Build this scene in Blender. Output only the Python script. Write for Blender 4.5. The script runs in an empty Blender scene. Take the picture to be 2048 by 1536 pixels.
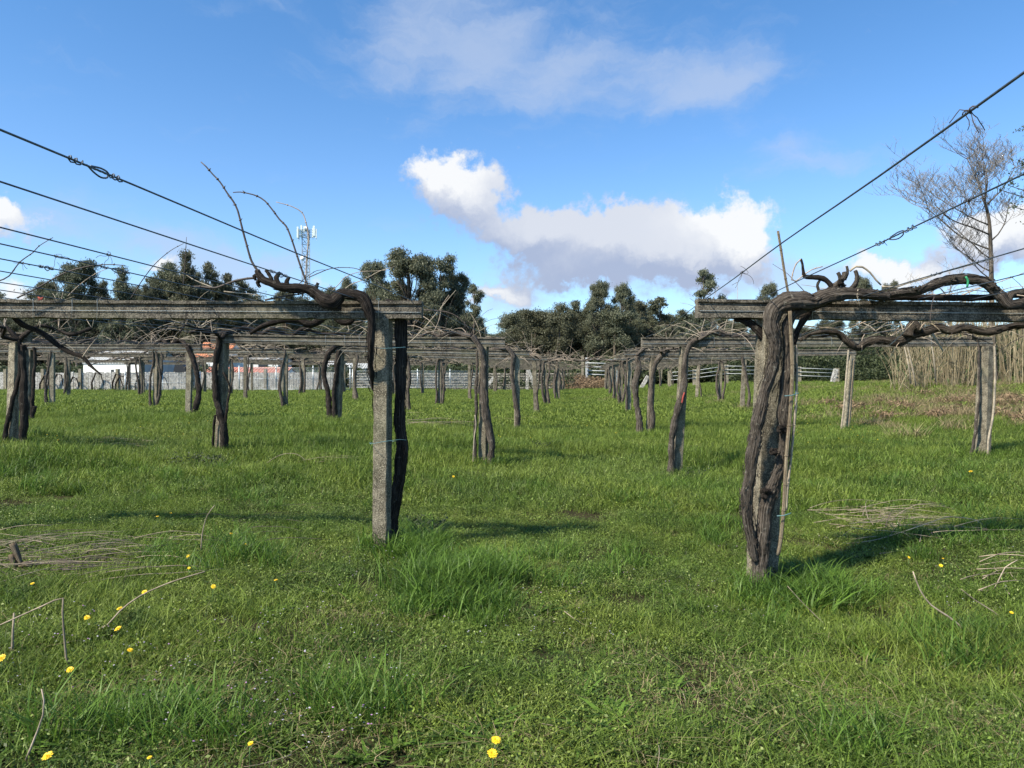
import bpy, math, random
import numpy as np
from mathutils import Vector
PI = math.pi
F = 1500.0; CX = 1024.0; HY = 758.6; CH = 1.45
scene = bpy.context.scene
C = scene.collection
# ------------------------------------------------------------------ camera
cam = bpy.data.cameras.new('camera'); camo = bpy.data.objects.new('camera', cam); C.objects.link(camo)
cam.sensor_width = 36; cam.lens = 36*F/2048; cam.shift_y = -9.4/2048
camo.location = (0, 0, CH); camo.rotation_euler = (PI/2, 0, 0)
cam.clip_start = 0.05; cam.clip_end = 3000
scene.camera = camo
scene.render.resolution_x = 1024; scene.render.resolution_y = 768
# ------------------------------------------------------------------ light
SUN_DIR = Vector((-0.62, -0.46, 0.80)).normalized()      # towards the sun
sl = bpy.data.lights.new('sun', 'SUN'); so = bpy.data.objects.new('sun', sl); C.objects.link(so)
sl.energy = 4.7; sl.angle = math.radians(3.5); sl.color = (1.0, 0.92, 0.78)
so.rotation_euler = (-SUN_DIR).to_track_quat('-Z', 'Y').to_euler()
so.location = (-30, -20, 40)
scene.view_settings.view_transform = 'Standard'; scene.view_settings.look = 'None'
scene.view_settings.exposure = 0.88; scene.view_settings.gamma = 1.0

class NT:
    def __init__(s, tree): s.t = tree; s.n = tree.nodes; s.l = tree.links
    def new(s, kind, **kw):
        n = s.n.new(kind)
        for k, v in kw.items(): setattr(n, k, v)
        return n
    def put(s, sock, v):
        if isinstance(v, bpy.types.NodeSocket): s.l.new(v, sock)
        elif v is not None: sock.default_value = v
    def math(s, op, a, b=None, c=None, clamp=False):
        n = s.new('ShaderNodeMath', operation=op); n.use_clamp = clamp
        s.put(n.inputs[0], a)
        if b is not None: s.put(n.inputs[1], b)
        if c is not None: s.put(n.inputs[2], c)
        return n.outputs[0]
    def mix(s, fac, a, b, mode='MIX'):
        n = s.new('ShaderNodeMix', data_type='RGBA', blend_type=mode)
        s.put(n.inputs[0], fac); s.put(n.inputs[6], col(a)); s.put(n.inputs[7], col(b))
        return n.outputs[2]
    def noise(s, vec, scale, detail=4, rough=0.55, dist=0.0, out=0, dim='3D'):
        n = s.new('ShaderNodeTexNoise', noise_dimensions=dim)
        if vec is not None: s.l.new(vec, n.inputs['Vector'])
        n.inputs['Scale'].default_value = scale; n.inputs['Detail'].default_value = detail
        n.inputs['Roughness'].default_value = rough; n.inputs['Distortion'].default_value = dist
        return n.outputs[out]
    def ramp(s, v, lo, hi, a=0.0, b=1.0, smooth=True):
        n = s.new('ShaderNodeMapRange'); n.interpolation_type = 'SMOOTHSTEP' if smooth else 'LINEAR'
        s.put(n.inputs[0], v); s.put(n.inputs[1], lo); s.put(n.inputs[2], hi); s.put(n.inputs[3], a); s.put(n.inputs[4], b)
        return n.outputs[0]
def col(c):
    if isinstance(c, (tuple, list)) and len(c) == 3: return (c[0], c[1], c[2], 1.0)
    return c

# ------------------------------------------------------------------ world : Nishita sky with direction based clouds
def px_ae(px, py):
    d = Vector(((px-CX)/F, 1.0, (HY-py)/F)).normalized()
    return math.atan2(d.x, d.y), math.asin(d.z)
world = bpy.data.worlds.new('World'); scene.world = world; world.use_nodes = True
W = NT(world.node_tree); W.n.clear()
tc = W.new('ShaderNodeTexCoord')
sep = W.new('ShaderNodeSeparateXYZ'); W.l.new(tc.outputs['Generated'], sep.inputs[0])
az = W.math('ARCTAN2', sep.outputs[0], sep.outputs[1]); el = W.math('ARCSINE', sep.outputs[2])
comb = W.new('ShaderNodeCombineXYZ'); W.l.new(az, comb.inputs[0]); W.l.new(el, comb.inputs[1])
ae = comb.outputs[0]
def cloud_group(name, blobs):
    g = bpy.data.node_groups.new(name, 'ShaderNodeTree')
    g.interface.new_socket('V', in_out='INPUT', socket_type='NodeSocketVector')
    g.interface.new_socket('F', in_out='OUTPUT', socket_type='NodeSocketFloat')
    N = NT(g); gi = N.new('NodeGroupInput'); go = N.new('NodeGroupOutput')
    acc = None
    for (x, y, rx, ry, rot, amp) in blobs:
        a0, e0 = px_ae(x, y)
        s1 = N.new('ShaderNodeVectorMath', operation='SUBTRACT'); N.l.new(gi.outputs[0], s1.inputs[0]); s1.inputs[1].default_value = (a0, e0, 0)
        r = N.new('ShaderNodeVectorRotate', rotation_type='Z_AXIS'); N.l.new(s1.outputs[0], r.inputs['Vector']); r.inputs['Angle'].default_value = math.radians(rot)
        m = N.new('ShaderNodeVectorMath', operation='MULTIPLY'); N.l.new(r.outputs[0], m.inputs[0]); m.inputs[1].default_value = (F/rx, F/ry, 0)
        d = N.new('ShaderNodeVectorMath', operation='DOT_PRODUCT'); N.l.new(m.outputs[0], d.inputs[0]); N.l.new(m.outputs[0], d.inputs[1])
        v = N.math('EXPONENT', N.math('MULTIPLY', d.outputs[1], -1.0))
        v = N.math('MULTIPLY', v, amp)
        acc = v if acc is None else N.math('ADD', acc, v)
    N.l.new(acc, go.inputs[0])
    return g
cum = cloud_group('cumulus_field', [
    (885,340,62,42,0,1.1),(935,385,80,46,-30,1.1),(1000,440,85,48,-30,1.0),(1085,470,80,42,-15,.9),
    (1190,500,100,58,0,.8),(1240,470,50,36,0,.5),(1320,510,95,38,0,.75),(1455,450,85,58,0,1.3),(1420,500,110,45,0,.8),(1110,555,130,42,0,.8),(1280,555,170,50,0,.85),(1150,470,120,60,0,.7),(1300,470,90,45,0,.6),(1010,600,80,24,0,.6),
    (1780,545,80,22,0,1.3),(1985,450,85,42,0,1.2),(1930,500,90,50,0,.8),(1700,600,220,22,0,.6),
    (10,405,42,28,0,1.2),(60,440,70,34,0,.7),(300,525,40,20,0,1.1),(40,590,50,34,0,1.0),(640,555,110,22,0,.6),(990,600,60,30,0,.6),(500,600,140,25,0,.4)])
wis = cloud_group('wisp_field', [
    (860,30,190,75,-20,1.0),(960,110,130,55,-35,.95),(1090,160,120,50,-25,.9),(1290,165,160,48,-10,.75),(1440,180,130,42,-5,1.15),
    (1640,320,190,34,8,.6),(1560,290,90,24,0,.4),(520,10,90,20,-20,.55),(1300,520,330,90,0,.7),(480,520,130,46,-8,1.25),(330,470,60,26,0,.7),(1600,565,200,30,0,.8),(760,470,60,16,0,.4),(1010,600,80,24,0,.7),(140,440,110,42,0,.8),
    (330,500,80,26,0,.5),(1500,580,300,40,0,.55),(1230,60,260,60,-10,.45),(170,130,160,60,-30,.22)])
def warp(vec, scale, amt, seed):
    mp = W.new('ShaderNodeMapping'); W.l.new(vec, mp.inputs[0]); mp.inputs['Location'].default_value = (seed, seed*.7, 0)
    n = W.noise(mp.outputs[0], scale, 6, 0.6, out=1)
    s = W.new('ShaderNodeVectorMath', operation='SUBTRACT'); W.l.new(n, s.inputs[0]); s.inputs[1].default_value = (.5, .5, .5)
    m = W.new('ShaderNodeVectorMath', operation='SCALE'); W.l.new(s.outputs[0], m.inputs[0]); m.inputs['Scale'].default_value = amt
    a = W.new('ShaderNodeVectorMath', operation='ADD'); W.l.new(vec, a.inputs[0]); W.l.new(m.outputs[0], a.inputs[1])
    return a.outputs[0]
def grp(g, vec):
    n = W.new('ShaderNodeGroup'); n.node_tree = g; W.l.new(vec, n.inputs[0]); return n.outputs[0]
hil = cloud_group('lit_field', [(870,325,60,40,0,1.0),(920,365,60,30,-30,.7),(1455,430,85,50,0,1.25),(1500,470,60,40,0,.6),(1990,440,75,36,0,1.0),(1785,543,80,22,0,1.2),(12,403,40,26,0,1.2),(310,522,36,20,0,.8),(42,590,46,34,0,1.1),(1700,590,160,30,0,.7),(1000,605,60,22,0,.7),(650,550,60,16,0,.5)])
w1 = warp(warp(warp(ae, 6, .12, 3), 18, .05, 5), 60, .014, 9)
f0 = grp(cum, w1)
up = W.new('ShaderNodeVectorMath', operation='ADD'); W.l.new(w1, up.inputs[0]); up.inputs[1].default_value = (.012, .030, 0)
f1 = grp(cum, up.outputs[0])
cn = W.noise(ae, 26, 8, 0.62)
cmask = W.ramp(W.math('ADD', f0, W.math('MULTIPLY', W.math('SUBTRACT', cn, .5), 2.3)), 0.40, 1.05, 0, .96)
shade = W.math('MULTIPLY', W.math('SUBTRACT', f0, f1), 1.1)
shade = W.math('ADD', shade, W.math('MULTIPLY', W.math('SUBTRACT', cn, .5), 1.1))
shade = W.math('ADD', W.ramp(shade, -.6, 1.0, 0, .55), W.math('MULTIPLY', grp(hil, w1), .58), clamp=True)
ccol = W.mix(shade, (.23, .27, .37), (.53, .535, .54))
w2 = warp(warp(ae, 4, .12, 8), 14, .05, 1)
g0 = grp(wis, w2)
st = W.new('ShaderNodeMapping'); W.l.new(w2, st.inputs[0]); st.inputs['Rotation'].default_value = (0, 0, math.radians(20)); st.inputs['Scale'].default_value = (1, 3.2, 1)
wn = W.noise(st.outputs[0], 9, 7, 0.6)
wmask = W.ramp(W.math('ADD', g0, W.math('MULTIPLY', W.math('SUBTRACT', wn, .5), 1.7)), 0.12, 1.35, 0, .62)
sky = W.new('ShaderNodeTexSky', sky_type='NISHITA'); sky.sun_disc = False
sky.sun_elevation = math.asin(SUN_DIR.z); sky.sun_rotation = math.atan2(SUN_DIR.x, SUN_DIR.y)
sky.air_density = 1.0; sky.dust_density = 0.6; sky.ozone_density = 1.0; sky.altitude = 50
SKYS = 0.090
skyc = W.new('ShaderNodeVectorMath', operation='MULTIPLY'); W.l.new(sky.outputs[0], skyc.inputs[0]); skyc.inputs[1].default_value = (SKYS*.84, SKYS*1.08, SKYS*1.36)
front = W.ramp(sep.outputs[1], 0.0, 0.3)
zen = W.mix(W.ramp(el, .08, .50), (1, 1, 1), (.66, .88, .93))
skz = W.mix(1.0, skyc.outputs[0], zen, 'MULTIPLY')
c1 = W.mix(wmask, skz, (.30, .355, .46))
c2 = W.mix(cmask, c1, ccol)
bg = W.new('ShaderNodeBackground'); W.l.new(c2, bg.inputs[0]); bg.inputs[1].default_value = 1.0
wo = W.new('ShaderNodeOutputWorld'); W.l.new(bg.outputs[0], wo.inputs[0])

# ------------------------------------------------------------------ helpers
rnd = random.Random(7)
RS = np.random.RandomState(11)
def P(px, py, Y): return Vector(((px-CX)/F*Y, Y, CH+(HY-py)/F*Y))
def XP(px, Y): return (px-CX)/F*Y
def ZP(py, Y): return CH+(HY-py)/F*Y
class MB:
    def __init__(s): s.v = []; s.f = []; s.uv = []; s.c = []; s.n = 0; s.smooth = True; s.hasuv = False; s.hasc = False
    def add(s, v, f, uv=None, c=None):
        b = s.n; s.v.extend(v); s.n += len(v)
        s.f.extend([tuple(i+b for i in q) for q in f])
        if uv is not None: s.hasuv = True; s.uv.extend(uv)
        else: s.uv.extend([(0.0, 0.0)]*len(v))
        if c is not None: s.hasc = True
        s.c.extend([c if c is not None else 0.5]*len(v))
    def box(s, lo, hi, M=None):
        x0, y0, z0 = lo; x1, y1, z1 = hi
        v = [(x0,y0,z0),(x1,y0,z0),(x1,y1,z0),(x0,y1,z0),(x0,y0,z1),(x1,y0,z1),(x1,y1,z1),(x0,y1,z1)]
        if M: v = [M(p) for p in v]
        s.add(v, [(0,3,2,1),(4,5,6,7),(0,1,5,4),(1,2,6,5),(2,3,7,6),(3,0,4,7)])
    def bar(s, a, b, w, h=None, up=(0,0,1)):
        a = Vector(a); b = Vector(b); h = h or w
        d = (b-a).normalized(); u = Vector(up)
        if abs(d.dot(u)) > .95: u = Vector((0,1,0))
        r = d.cross(u).normalized(); u = r.cross(d)
        v = []
        for p in (a, b):
            for sx, sy in ((-1,-1),(1,-1),(1,1),(-1,1)): v.append(tuple(p + r*(w/2*sx) + u*(h/2*sy)))
        s.add(v, [(0,1,2,3),(7,6,5,4),(0,4,5,1),(1,5,6,2),(2,6,7,3),(3,7,4,0)])
    def obj(s, name, mat, parent=None, smooth=None, loc=None):
        me = bpy.data.meshes.new(name)
        v = s.v
        if loc is not None: v = [(p[0]-loc[0], p[1]-loc[1], p[2]-loc[2]) for p in v]
        me.from_pydata([tuple(p) for p in v], [], s.f)
        if s.hasuv:
            ul = me.uv_layers.new(name='UVMap')
            li = np.empty(len(me.loops), dtype=np.int32); me.loops.foreach_get('vertex_index', li)
            uv = np.array(s.uv, dtype=np.float32)[li]; ul.data.foreach_set('uv', uv.ravel())
        if s.hasc:
            at = me.attributes.new('tint', 'FLOAT', 'POINT'); at.data.foreach_set('value', np.array(s.c, dtype=np.float32))
        me.materials.append(mat)
        if smooth is None: smooth = s.smooth
        if smooth: me.shade_smooth()
        me.update()
        o = bpy.data.objects.new(name, me); C.objects.link(o)
        if parent: o.parent = parent
        if loc is not None and parent is None: o.location = loc
        return o
def catmull(pts, rad, step):
    pts = [Vector(p) for p in pts]
    out = []; ro = []
    n = len(pts)
    for i in range(n-1):
        p0 = pts[max(i-1,0)]; p1 = pts[i]; p2 = pts[i+1]; p3 = pts[min(i+2,n-1)]
        L = (p2-p1).length; k = max(1, int(L/step))
        for j in range(k):
            t = j/k; t2 = t*t; t3 = t2*t
            out.append(0.5*((2*p1)+(p2-p0)*t+(2*p0-5*p1+4*p2-p3)*t2+(3*p1-p0-3*p2+p3)*t3))
            ro.append(rad[i]*(1-t)+rad[i+1]*t)
    out.append(pts[-1]); ro.append(rad[-1])
    return out, ro
def tube(mb, pts, rad, sides=8, step=.05, rough=0.0, ridges=0, wob=0.0, seed=0, cap=True, tint=None):
    if not isinstance(rad, (list, tuple)): rad = [rad]*len(pts)
    p, r = catmull(pts, rad, step)
    n = len(p); R = random.Random(seed*7919+13)
    if wob:
        ph = [R.uniform(0, 6.28) for _ in range(6)]; s = 0
        q = []
        for i in range(n):
            if i: s += (p[i]-p[i-1]).length
            w = min(1.0, i/3.0)
            q.append(p[i] + Vector((math.sin(s*9+ph[0])+.6*math.sin(s*23+ph[1]), math.sin(s*8+ph[2])+.6*math.sin(s*19+ph[3]), .7*math.sin(s*11+ph[4])))*wob*w)
        p = q
    T0 = (p[1]-p[0]).normalized()
    u = Vector((0,0,1)) if abs(T0.z) < .9 else Vector((1,0,0))
    N = (u - T0*u.dot(T0)).normalized()
    vs = []; uv = []; fs = []; s = 0
    pr = [R.uniform(0, 6.28) for _ in range(10)]
    for i in range(n):
        T = (p[min(i+1,n-1)]-p[max(i-1,0)])
        if T.length < 1e-9: T = T0
        T.normalize()
        N = (N - T*N.dot(T)); N = N.normalized() if N.length > 1e-6 else Vector((1,0,0))
        B = T.cross(N)
        if i: s += (p[i]-p[i-1]).length
        rr = r[i]
        if rough: rr *= 1 + rough*(math.sin(s*17+pr[0])*.45+math.sin(s*41+pr[1])*.3+R.uniform(-.35,.35))
        for k in range(sides):
            a = 2*PI*k/sides
            q = rr
            if ridges: q *= 1 + .12*math.sin(a*2+pr[2]+s*4) - .09*abs(math.sin(a*ridges*.5+pr[3]+s*9+2.5*math.sin(s*11+pr[4]))) + .05*math.sin(a*ridges*.7+pr[5]-s*17) + .05 + R.uniform(-.055,.055)
            vs.append(tuple(p[i] + N*(math.cos(a)*q) + B*(math.sin(a)*q)))
            uv.append((k/sides, s))
    for i in range(n-1):
        for k in range(sides):
            k2 = (k+1) % sides
            fs.append((i*sides+k, i*sides+k2, (i+1)*sides+k2, (i+1)*sides+k))
    if cap: fs.append(tuple(range(sides))[::-1]); fs.append(tuple((n-1)*sides+k for k in range(sides)))
    mb.add(vs, fs, uv, tint)
    return p
def shreds(mb, p, r, n, seed, i0=0, i1=None):
    R = random.Random(seed); i1 = i1 or len(p)-8
    for _ in range(n):
        j = R.randint(i0, i1-1); m = R.randint(3, 8); a = R.uniform(0, 6.28); pts = []
        T = (p[min(j+3,len(p)-1)]-p[j]).normalized(); N = T.cross(Vector((0.2,1,0.1))).normalized(); B = T.cross(N)
        up = R.uniform(.0,.25); e = R.choice((0,1))
        for q in range(m):
            if j+q >= len(p): break
            f = q/(m-1); k = 1.0+up*((f if e else 1-f)**2); a += R.uniform(-.12,.12)
            pts.append(p[j+q]+(N*math.cos(a)+B*math.sin(a))*r*k)
        if len(pts) > 2: tube(mb, pts, [.0012]+[R.uniform(.002,.0045)]*(len(pts)-2)+[.001], 4, .5)
def tag(o, label=None, cat=None, group=None, kind=None):
    if label: o['label'] = label
    if cat: o['category'] = cat
    if group: o['group'] = group
    if kind: o['kind'] = kind
    return o
def empty(name, loc, label=None, cat=None, group=None):
    o = bpy.data.objects.new(name, None); C.objects.link(o); o.location = loc; o.empty_display_size = .2
    return tag(o, label, cat, group)
def part(mb, name, mat, root, **k):
    L = root.location
    o = mb.obj(name, mat, None, **k)
    o.parent = root
    me = o.data; n = len(me.vertices); a = np.empty(n*3, dtype=np.float32); me.vertices.foreach_get('co', a)
    a = a.reshape(-1,3) - np.array(root_world(root), dtype=np.float32); me.vertices.foreach_set('co', a.ravel()); me.update()
    return o
def root_world(r):
    v = Vector(r.location)
    while r.parent: r = r.parent; v += r.location
    return tuple(v)
# terrain ------------------------------------------------------------
SM = [(-1.2,6.8,-.04),(-1.2,6.2,-.04),(2.1,6.5,-.29),(2.1,6.0,-.27),(-.5,12.8,0),(2.8,12.8,-.22),(8.05,12.8,.12),(8.2,18.5,.18),(3.4,18.5,.01),(-5,12.8,.14),(-8.2,12.5,.36),
 (-11.9,19,.34),(-8,19,.5),(.1,18.5,.1),(-4.4,18.5,.42),(-7.3,24,.46),(-11.4,24,.48),(-14.6,25,.6),(.8,24.5,.28),(7.4,24.5,.36),(8.6,30.5,.32),(9.2,36.5,.3),
 (1.5,30.5,.3),(2.2,36.5,.28),(-3,30.5,.2),(-2.3,36.5,.34),(-6.9,30.5,.6),(-11,30.5,.58),(-13.8,30.5,.6),(-5.3,36,.65),(-10.3,36,.7),
 (-20,48,.62),(-35,48,.65),(-8,50,.6),(0,60,.4),(6,60,.45),(12,60,.75),(20,60,1.3),(17,45,1.2),(30,45,1.45),(13,36,.75),(18,30,1.0),(25,30,1.3),(13,24,.72),(18,22,.85),(13,18,.5),(18,28,1.3),(22,28,1.4),(26,28,1.5),(15,26,1.05),(12,27,.75),(20,36,1.4),(17,33,1.25),(30,34,1.5),(14,40,1.0),(14,12.8,.35),
 (0,2,0),(-4,3,0),(4,3,-.12),(6,6,-.02),(-6,6,.05),(-12,8,.25),(12,6,.2),(0,-8,0),(0,90,.7),(-40,90,.8),(40,90,1.6),(-60,30,.8),(60,30,1.6),(0,200,1.5),(-100,200,1.5),(100,200,2.0)]
SA = np.array(SM)
PER = RS.permutation(256); PER = np.concatenate([PER, PER]); VAL = RS.rand(256)
def vnoise(x, y):
    xi = np.floor(x).astype(int); yi = np.floor(y).astype(int); xf = x-xi; yf = y-yi
    u = xf*xf*(3-2*xf); v = yf*yf*(3-2*yf)
    def h(a, b): return VAL[PER[(PER[a & 255]+b) & 255]]
    return (h(xi,yi)*(1-u)+h(xi+1,yi)*u)*(1-v)+(h(xi,yi+1)*(1-u)+h(xi+1,yi+1)*u)*v
def G(x, y):
    x = np.atleast_1d(np.asarray(x, float)); y = np.atleast_1d(np.asarray(y, float))
    sg = (1.3+.07*np.abs(y))[:,None]
    d2 = (x[:,None]-SA[None,:,0])**2+(y[:,None]-SA[None,:,1])**2
    w = 1.0/(d2+sg*sg*.6)**1.6
    g = (w*SA[None,:,2]).sum(1)/w.sum(1)
    g += (vnoise(x*.9+50, y*.9+50)-.5)*.07 + (vnoise(x*2.7+9, y*2.7+31)-.5)*.035
    return g-.045
def g1(x, y): return float(G([x],[y])[0])

# ------------------------------------------------------------------ materials
def new_mat(name):
    m = bpy.data.materials.new(name); m.use_nodes = True
    N = NT(m.node_tree); N.n.clear()
    out = N.new('ShaderNodeOutputMaterial'); b = N.new('ShaderNodeBsdfPrincipled'); N.l.new(b.outputs[0], out.inputs[0])
    return m, N, b, out
def setb(N, b, **k):
    for n, v in k.items():
        N.put(b.inputs[n.replace('_',' ')], col(v) if isinstance(v, (tuple,list)) else v)
def bump(N, b, h, strength=.5, dist=.01):
    n = N.new('ShaderNodeBump'); N.l.new(h, n.inputs['Height']); n.inputs['Strength'].default_value = strength; n.inputs['Distance'].default_value = dist
    N.l.new(n.outputs[0], b.inputs['Normal'])
def simple(name, c, rough=.7, metal=0, var=.15, scale=8):
    m, N, b, o = new_mat(name)
    g = N.new('ShaderNodeNewGeometry')
    n = N.noise(g.outputs['Position'], scale, 4)
    cc = N.mix(N.ramp(n, .3, .7), tuple(x*(1-var) for x in c), tuple(min(1,x*(1+var)) for x in c))
    setb(N, b, Base_Color=cc, Roughness=rough, Metallic=metal)
    return m
def m_concrete(name, c=(.225,.197,.145), dark=(.075,.064,.045), fine=90):
    m, N, b, o = new_mat(name)
    g = N.new('ShaderNodeNewGeometry'); p = g.outputs['Position']
    n1 = N.noise(p, fine, 3, .7); n2 = N.noise(p, 7, 5, .6); n3 = N.noise(p, 1.6, 3)
    st = N.new('ShaderNodeMapping'); N.l.new(p, st.inputs[0]); st.inputs['Scale'].default_value = (9,9,1.2)
    n4 = N.noise(st.outputs[0], 2.2, 5, .65)
    cc = N.mix(N.ramp(n2, .33, .68), dark, c)
    cc = N.mix(N.ramp(n1, .50, .66, 0, .85), cc, (c[0]*1.75, c[1]*1.75, c[2]*1.7))
    cc = N.mix(N.ramp(n1, .34, .47, .8, 0), cc, (dark[0]*.6, dark[1]*.6, dark[2]*.6))
    cc = N.mix(N.ramp(n4, .52, .72, 0, .6), cc, dark)
    cc = N.mix(N.ramp(n3, .5, .7, 0, .35), cc, (.13,.135,.075))
    setb(N, b, Base_Color=cc, Roughness=.95); b.inputs['Specular IOR Level'].default_value = .2
    bump(N, b, n1, 1.0, .008)
    return m
M_POST = m_concrete('weathered_concrete')
M_BEAM = m_concrete('beam_concrete', (.175,.153,.118), (.048,.042,.033), 80)
M_PALE = m_concrete('pale_concrete', (.31,.275,.20), (.13,.11,.08), 60)
def m_bark(name, c=(.14,.115,.092), dark=(.024,.019,.015), hi=(.33,.29,.24), ks=(46,6)):
    m, N, b, o = new_mat(name)
    uv = N.new('ShaderNodeUVMap'); uv.uv_map = 'UVMap'
    s = N.new('ShaderNodeSeparateXYZ'); N.l.new(uv.outputs[0], s.inputs[0])
    ca = N.math('MULTIPLY', N.math('COSINE', N.math('MULTIPLY', s.outputs[0], 2*PI)), 1.0)
    sa = N.math('MULTIPLY', N.math('SINE', N.math('MULTIPLY', s.outputs[0], 2*PI)), 1.0)
    cb = N.new('ShaderNodeCombineXYZ'); N.l.new(ca, cb.inputs[0]); N.l.new(sa, cb.inputs[1]); N.l.new(N.math('MULTIPLY', s.outputs[1], 1.6), cb.inputs[2])
    mp = N.new('ShaderNodeMapping'); N.l.new(cb.outputs[0], mp.inputs[0]); mp.inputs['Scale'].default_value = (ks[0]/4.0, ks[0]/4.0, ks[1]/3.0)
    n1 = N.noise(mp.outputs[0], 1.3, 6, .65, .6)
    g = N.new('ShaderNodeNewGeometry'); n2 = N.noise(g.outputs['Position'], 5, 4)
    cc = N.mix(N.ramp(n1, .42, .54), dark, c)
    cc = N.mix(N.ramp(n1, .54, .66, 0, .9), cc, hi)
    cc = N.mix(N.ramp(n2, .5, .75, 0, .5), cc, dark)
    n3 = N.noise(g.outputs['Position'], 22, 4, .6)
    cc = N.mix(N.ramp(n3, .60, .70, 0, .55), cc, (hi[0]*1.05, hi[1]*1.1, hi[2]*1.05))
    setb(N, b, Base_Color=cc, Roughness=.95); b.inputs['Specular IOR Level'].default_value = .15
    bump(N, b, n1, 1.0, .03)
    return m
M_BARK = m_bark('vine_bark')
M_BARKD = m_bark('dark_vine_bark', (.060,.047,.038), (.010,.008,.007), (.17,.145,.12), (46,6))
M_TRUNK = m_bark('tree_bark', (.16,.13,.10), (.05,.04,.03), (.28,.25,.21), (10,2))
M_CANE = simple('cane_wood', (.33,.26,.19), .7, 0, .35, 12)
M_TWIG = simple('grey_twigs', (.20,.18,.16), .8, 0, .25, 3)
M_PRUNE = simple('grey_prunings', (.27,.215,.15), .85, 0, .4, 10)
M_CANED = simple('dark_cane_wood', (.060,.045,.036), .75, 0, .35, 12)
M_CANEG = simple('dry_pale_cane', (.30,.25,.18), .75, 0, .3, 15)
M_BAMB = m_bark('bamboo_stake_wood', (.36,.29,.19), (.14,.10,.07), (.5,.43,.3), (14,3))
M_WIRE = simple('galvanised_wire', (.10,.115,.13), .5, .6, .25, 30)
M_WIREP = simple('pale_tie_wire', (.42,.44,.42), .45, .5, .2, 30)
M_BLUE = simple('blue_green_twine', (.10,.20,.21), .7)
M_GREENT = simple('green_tape', (.02,.22,.09), .5)
M_RED = simple('red_twine', (.30,.05,.035), .8)
M_METAL = simple('galvanised_rail', (.42,.46,.48), .45, .5, .15, 5)
def m_leaf(name, c1, c2, trans=.35, tintamt=.6, pos_scale=0.12, rough=.6, extra=None, objrand=False):
    m, N, b, o = new_mat(name)
    g = N.new('ShaderNodeNewGeometry'); at = N.new('ShaderNodeAttribute'); at.attribute_name = 'tint'
    n = N.noise(g.outputs['Position'], pos_scale, 3)
    f = N.math('ADD', N.math('MULTIPLY', at.outputs['Fac'], tintamt), N.math('MULTIPLY', N.ramp(n, .3, .7), 1-tintamt))
    cc = N.mix(f, c1, c2)
    if objrand:
        oi = N.new('ShaderNodeObjectInfo')
        cc = N.mix(N.math('MULTIPLY', oi.outputs['Random'], .5), cc, (c1[0]*1.6, c1[1]*1.2, c1[2]*1.1))
    if extra: cc = extra(N, g, cc, at)
    setb(N, b, Base_Color=cc, Roughness=rough); b.inputs['Specular IOR Level'].default_value = .25
    tr = N.new('ShaderNodeBsdfTranslucent'); N.put(tr.inputs[0], cc)
    mx = N.new('ShaderNodeMixShader'); mx.inputs[0].default_value = trans
    N.l.new(b.outputs[0], mx.inputs[1]); N.l.new(tr.outputs[0], mx.inputs[2]); N.l.new(mx.outputs[0], o.inputs[0])
    return m
def grass_extra(N, g, cc, at):
    p = g.outputs['Position']
    a = N.noise(p, .55, 3, .5); bq = N.noise(p, 1.9, 4, .6); d = N.noise(p, .17, 2)
    e = N.noise(p, 4.5, 4, .65)
    cc = N.mix(N.ramp(a, .40, .62, 0, .75), cc, N.mix(at.outputs['Fac'], (.088,.125,.020), (.29,.36,.060)))
    cc = N.mix(N.ramp(bq, .56, .70, 0, .6), cc, N.mix(at.outputs['Fac'], (.012,.034,.007), (.05,.125,.022)))
    cc = N.mix(N.ramp(e, .60, .70, 0, .55), cc, N.mix(at.outputs['Fac'], (.07,.05,.03), (.25,.19,.10)))
    cc = N.mix(N.ramp(at.outputs['Fac'], .93, .97, 0, .75), cc, (.33,.38,.13))
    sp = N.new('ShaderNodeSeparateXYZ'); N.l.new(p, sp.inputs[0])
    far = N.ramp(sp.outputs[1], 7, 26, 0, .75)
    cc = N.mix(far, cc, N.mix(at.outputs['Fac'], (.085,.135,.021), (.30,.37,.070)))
    return cc
M_GRASS = m_leaf('grass_blades', (.019,.040,.006), (.205,.32,.046), .38, .75, .8, .55, grass_extra)
M_TUFT = m_leaf('lush_grass', (.034,.076,.012), (.165,.28,.042), .42, .8, .8, .45)
M_WEED = m_leaf('weed_leaves', (.019,.038,.008), (.215,.31,.058), .32, .75, 1.5, .5, grass_extra)
M_DRY = m_leaf('dry_grass', (.16,.13,.06), (.36,.29,.16), .25, .8, .8, .7)
M_BRUSH = m_leaf('dead_brush', (.10,.065,.040), (.34,.24,.14), .15, .85, .8, .8)
M_FLW = simple('pale_weed_flower', (.34,.31,.36), .6, 0, .2, 40)
M_PURP = simple('purple_weed_flower', (.34,.16,.34), .6, 0, .3, 40)
M_YEL = simple('dandelion_petals', (.82,.56,.02), .55, 0, .1, 60)
M_STEM = simple('green_stem', (.08,.15,.04), .6)
M_EUC = m_leaf('eucalyptus_leaves', (.060,.068,.040), (.20,.22,.14), .3, .7, .09, .5, None, True)
M_BUSH = m_leaf('shrub_leaves', (.025,.036,.016), (.085,.105,.045), .25, .7, .3, .6)
M_REED = m_leaf('dry_reed', (.16,.125,.07), (.42,.35,.22), .2, .85, .8, .7)
M_REEDG = m_leaf('green_reed_leaf', (.05,.09,.03), (.16,.22,.08), .35, .8, .8, .6)
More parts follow.
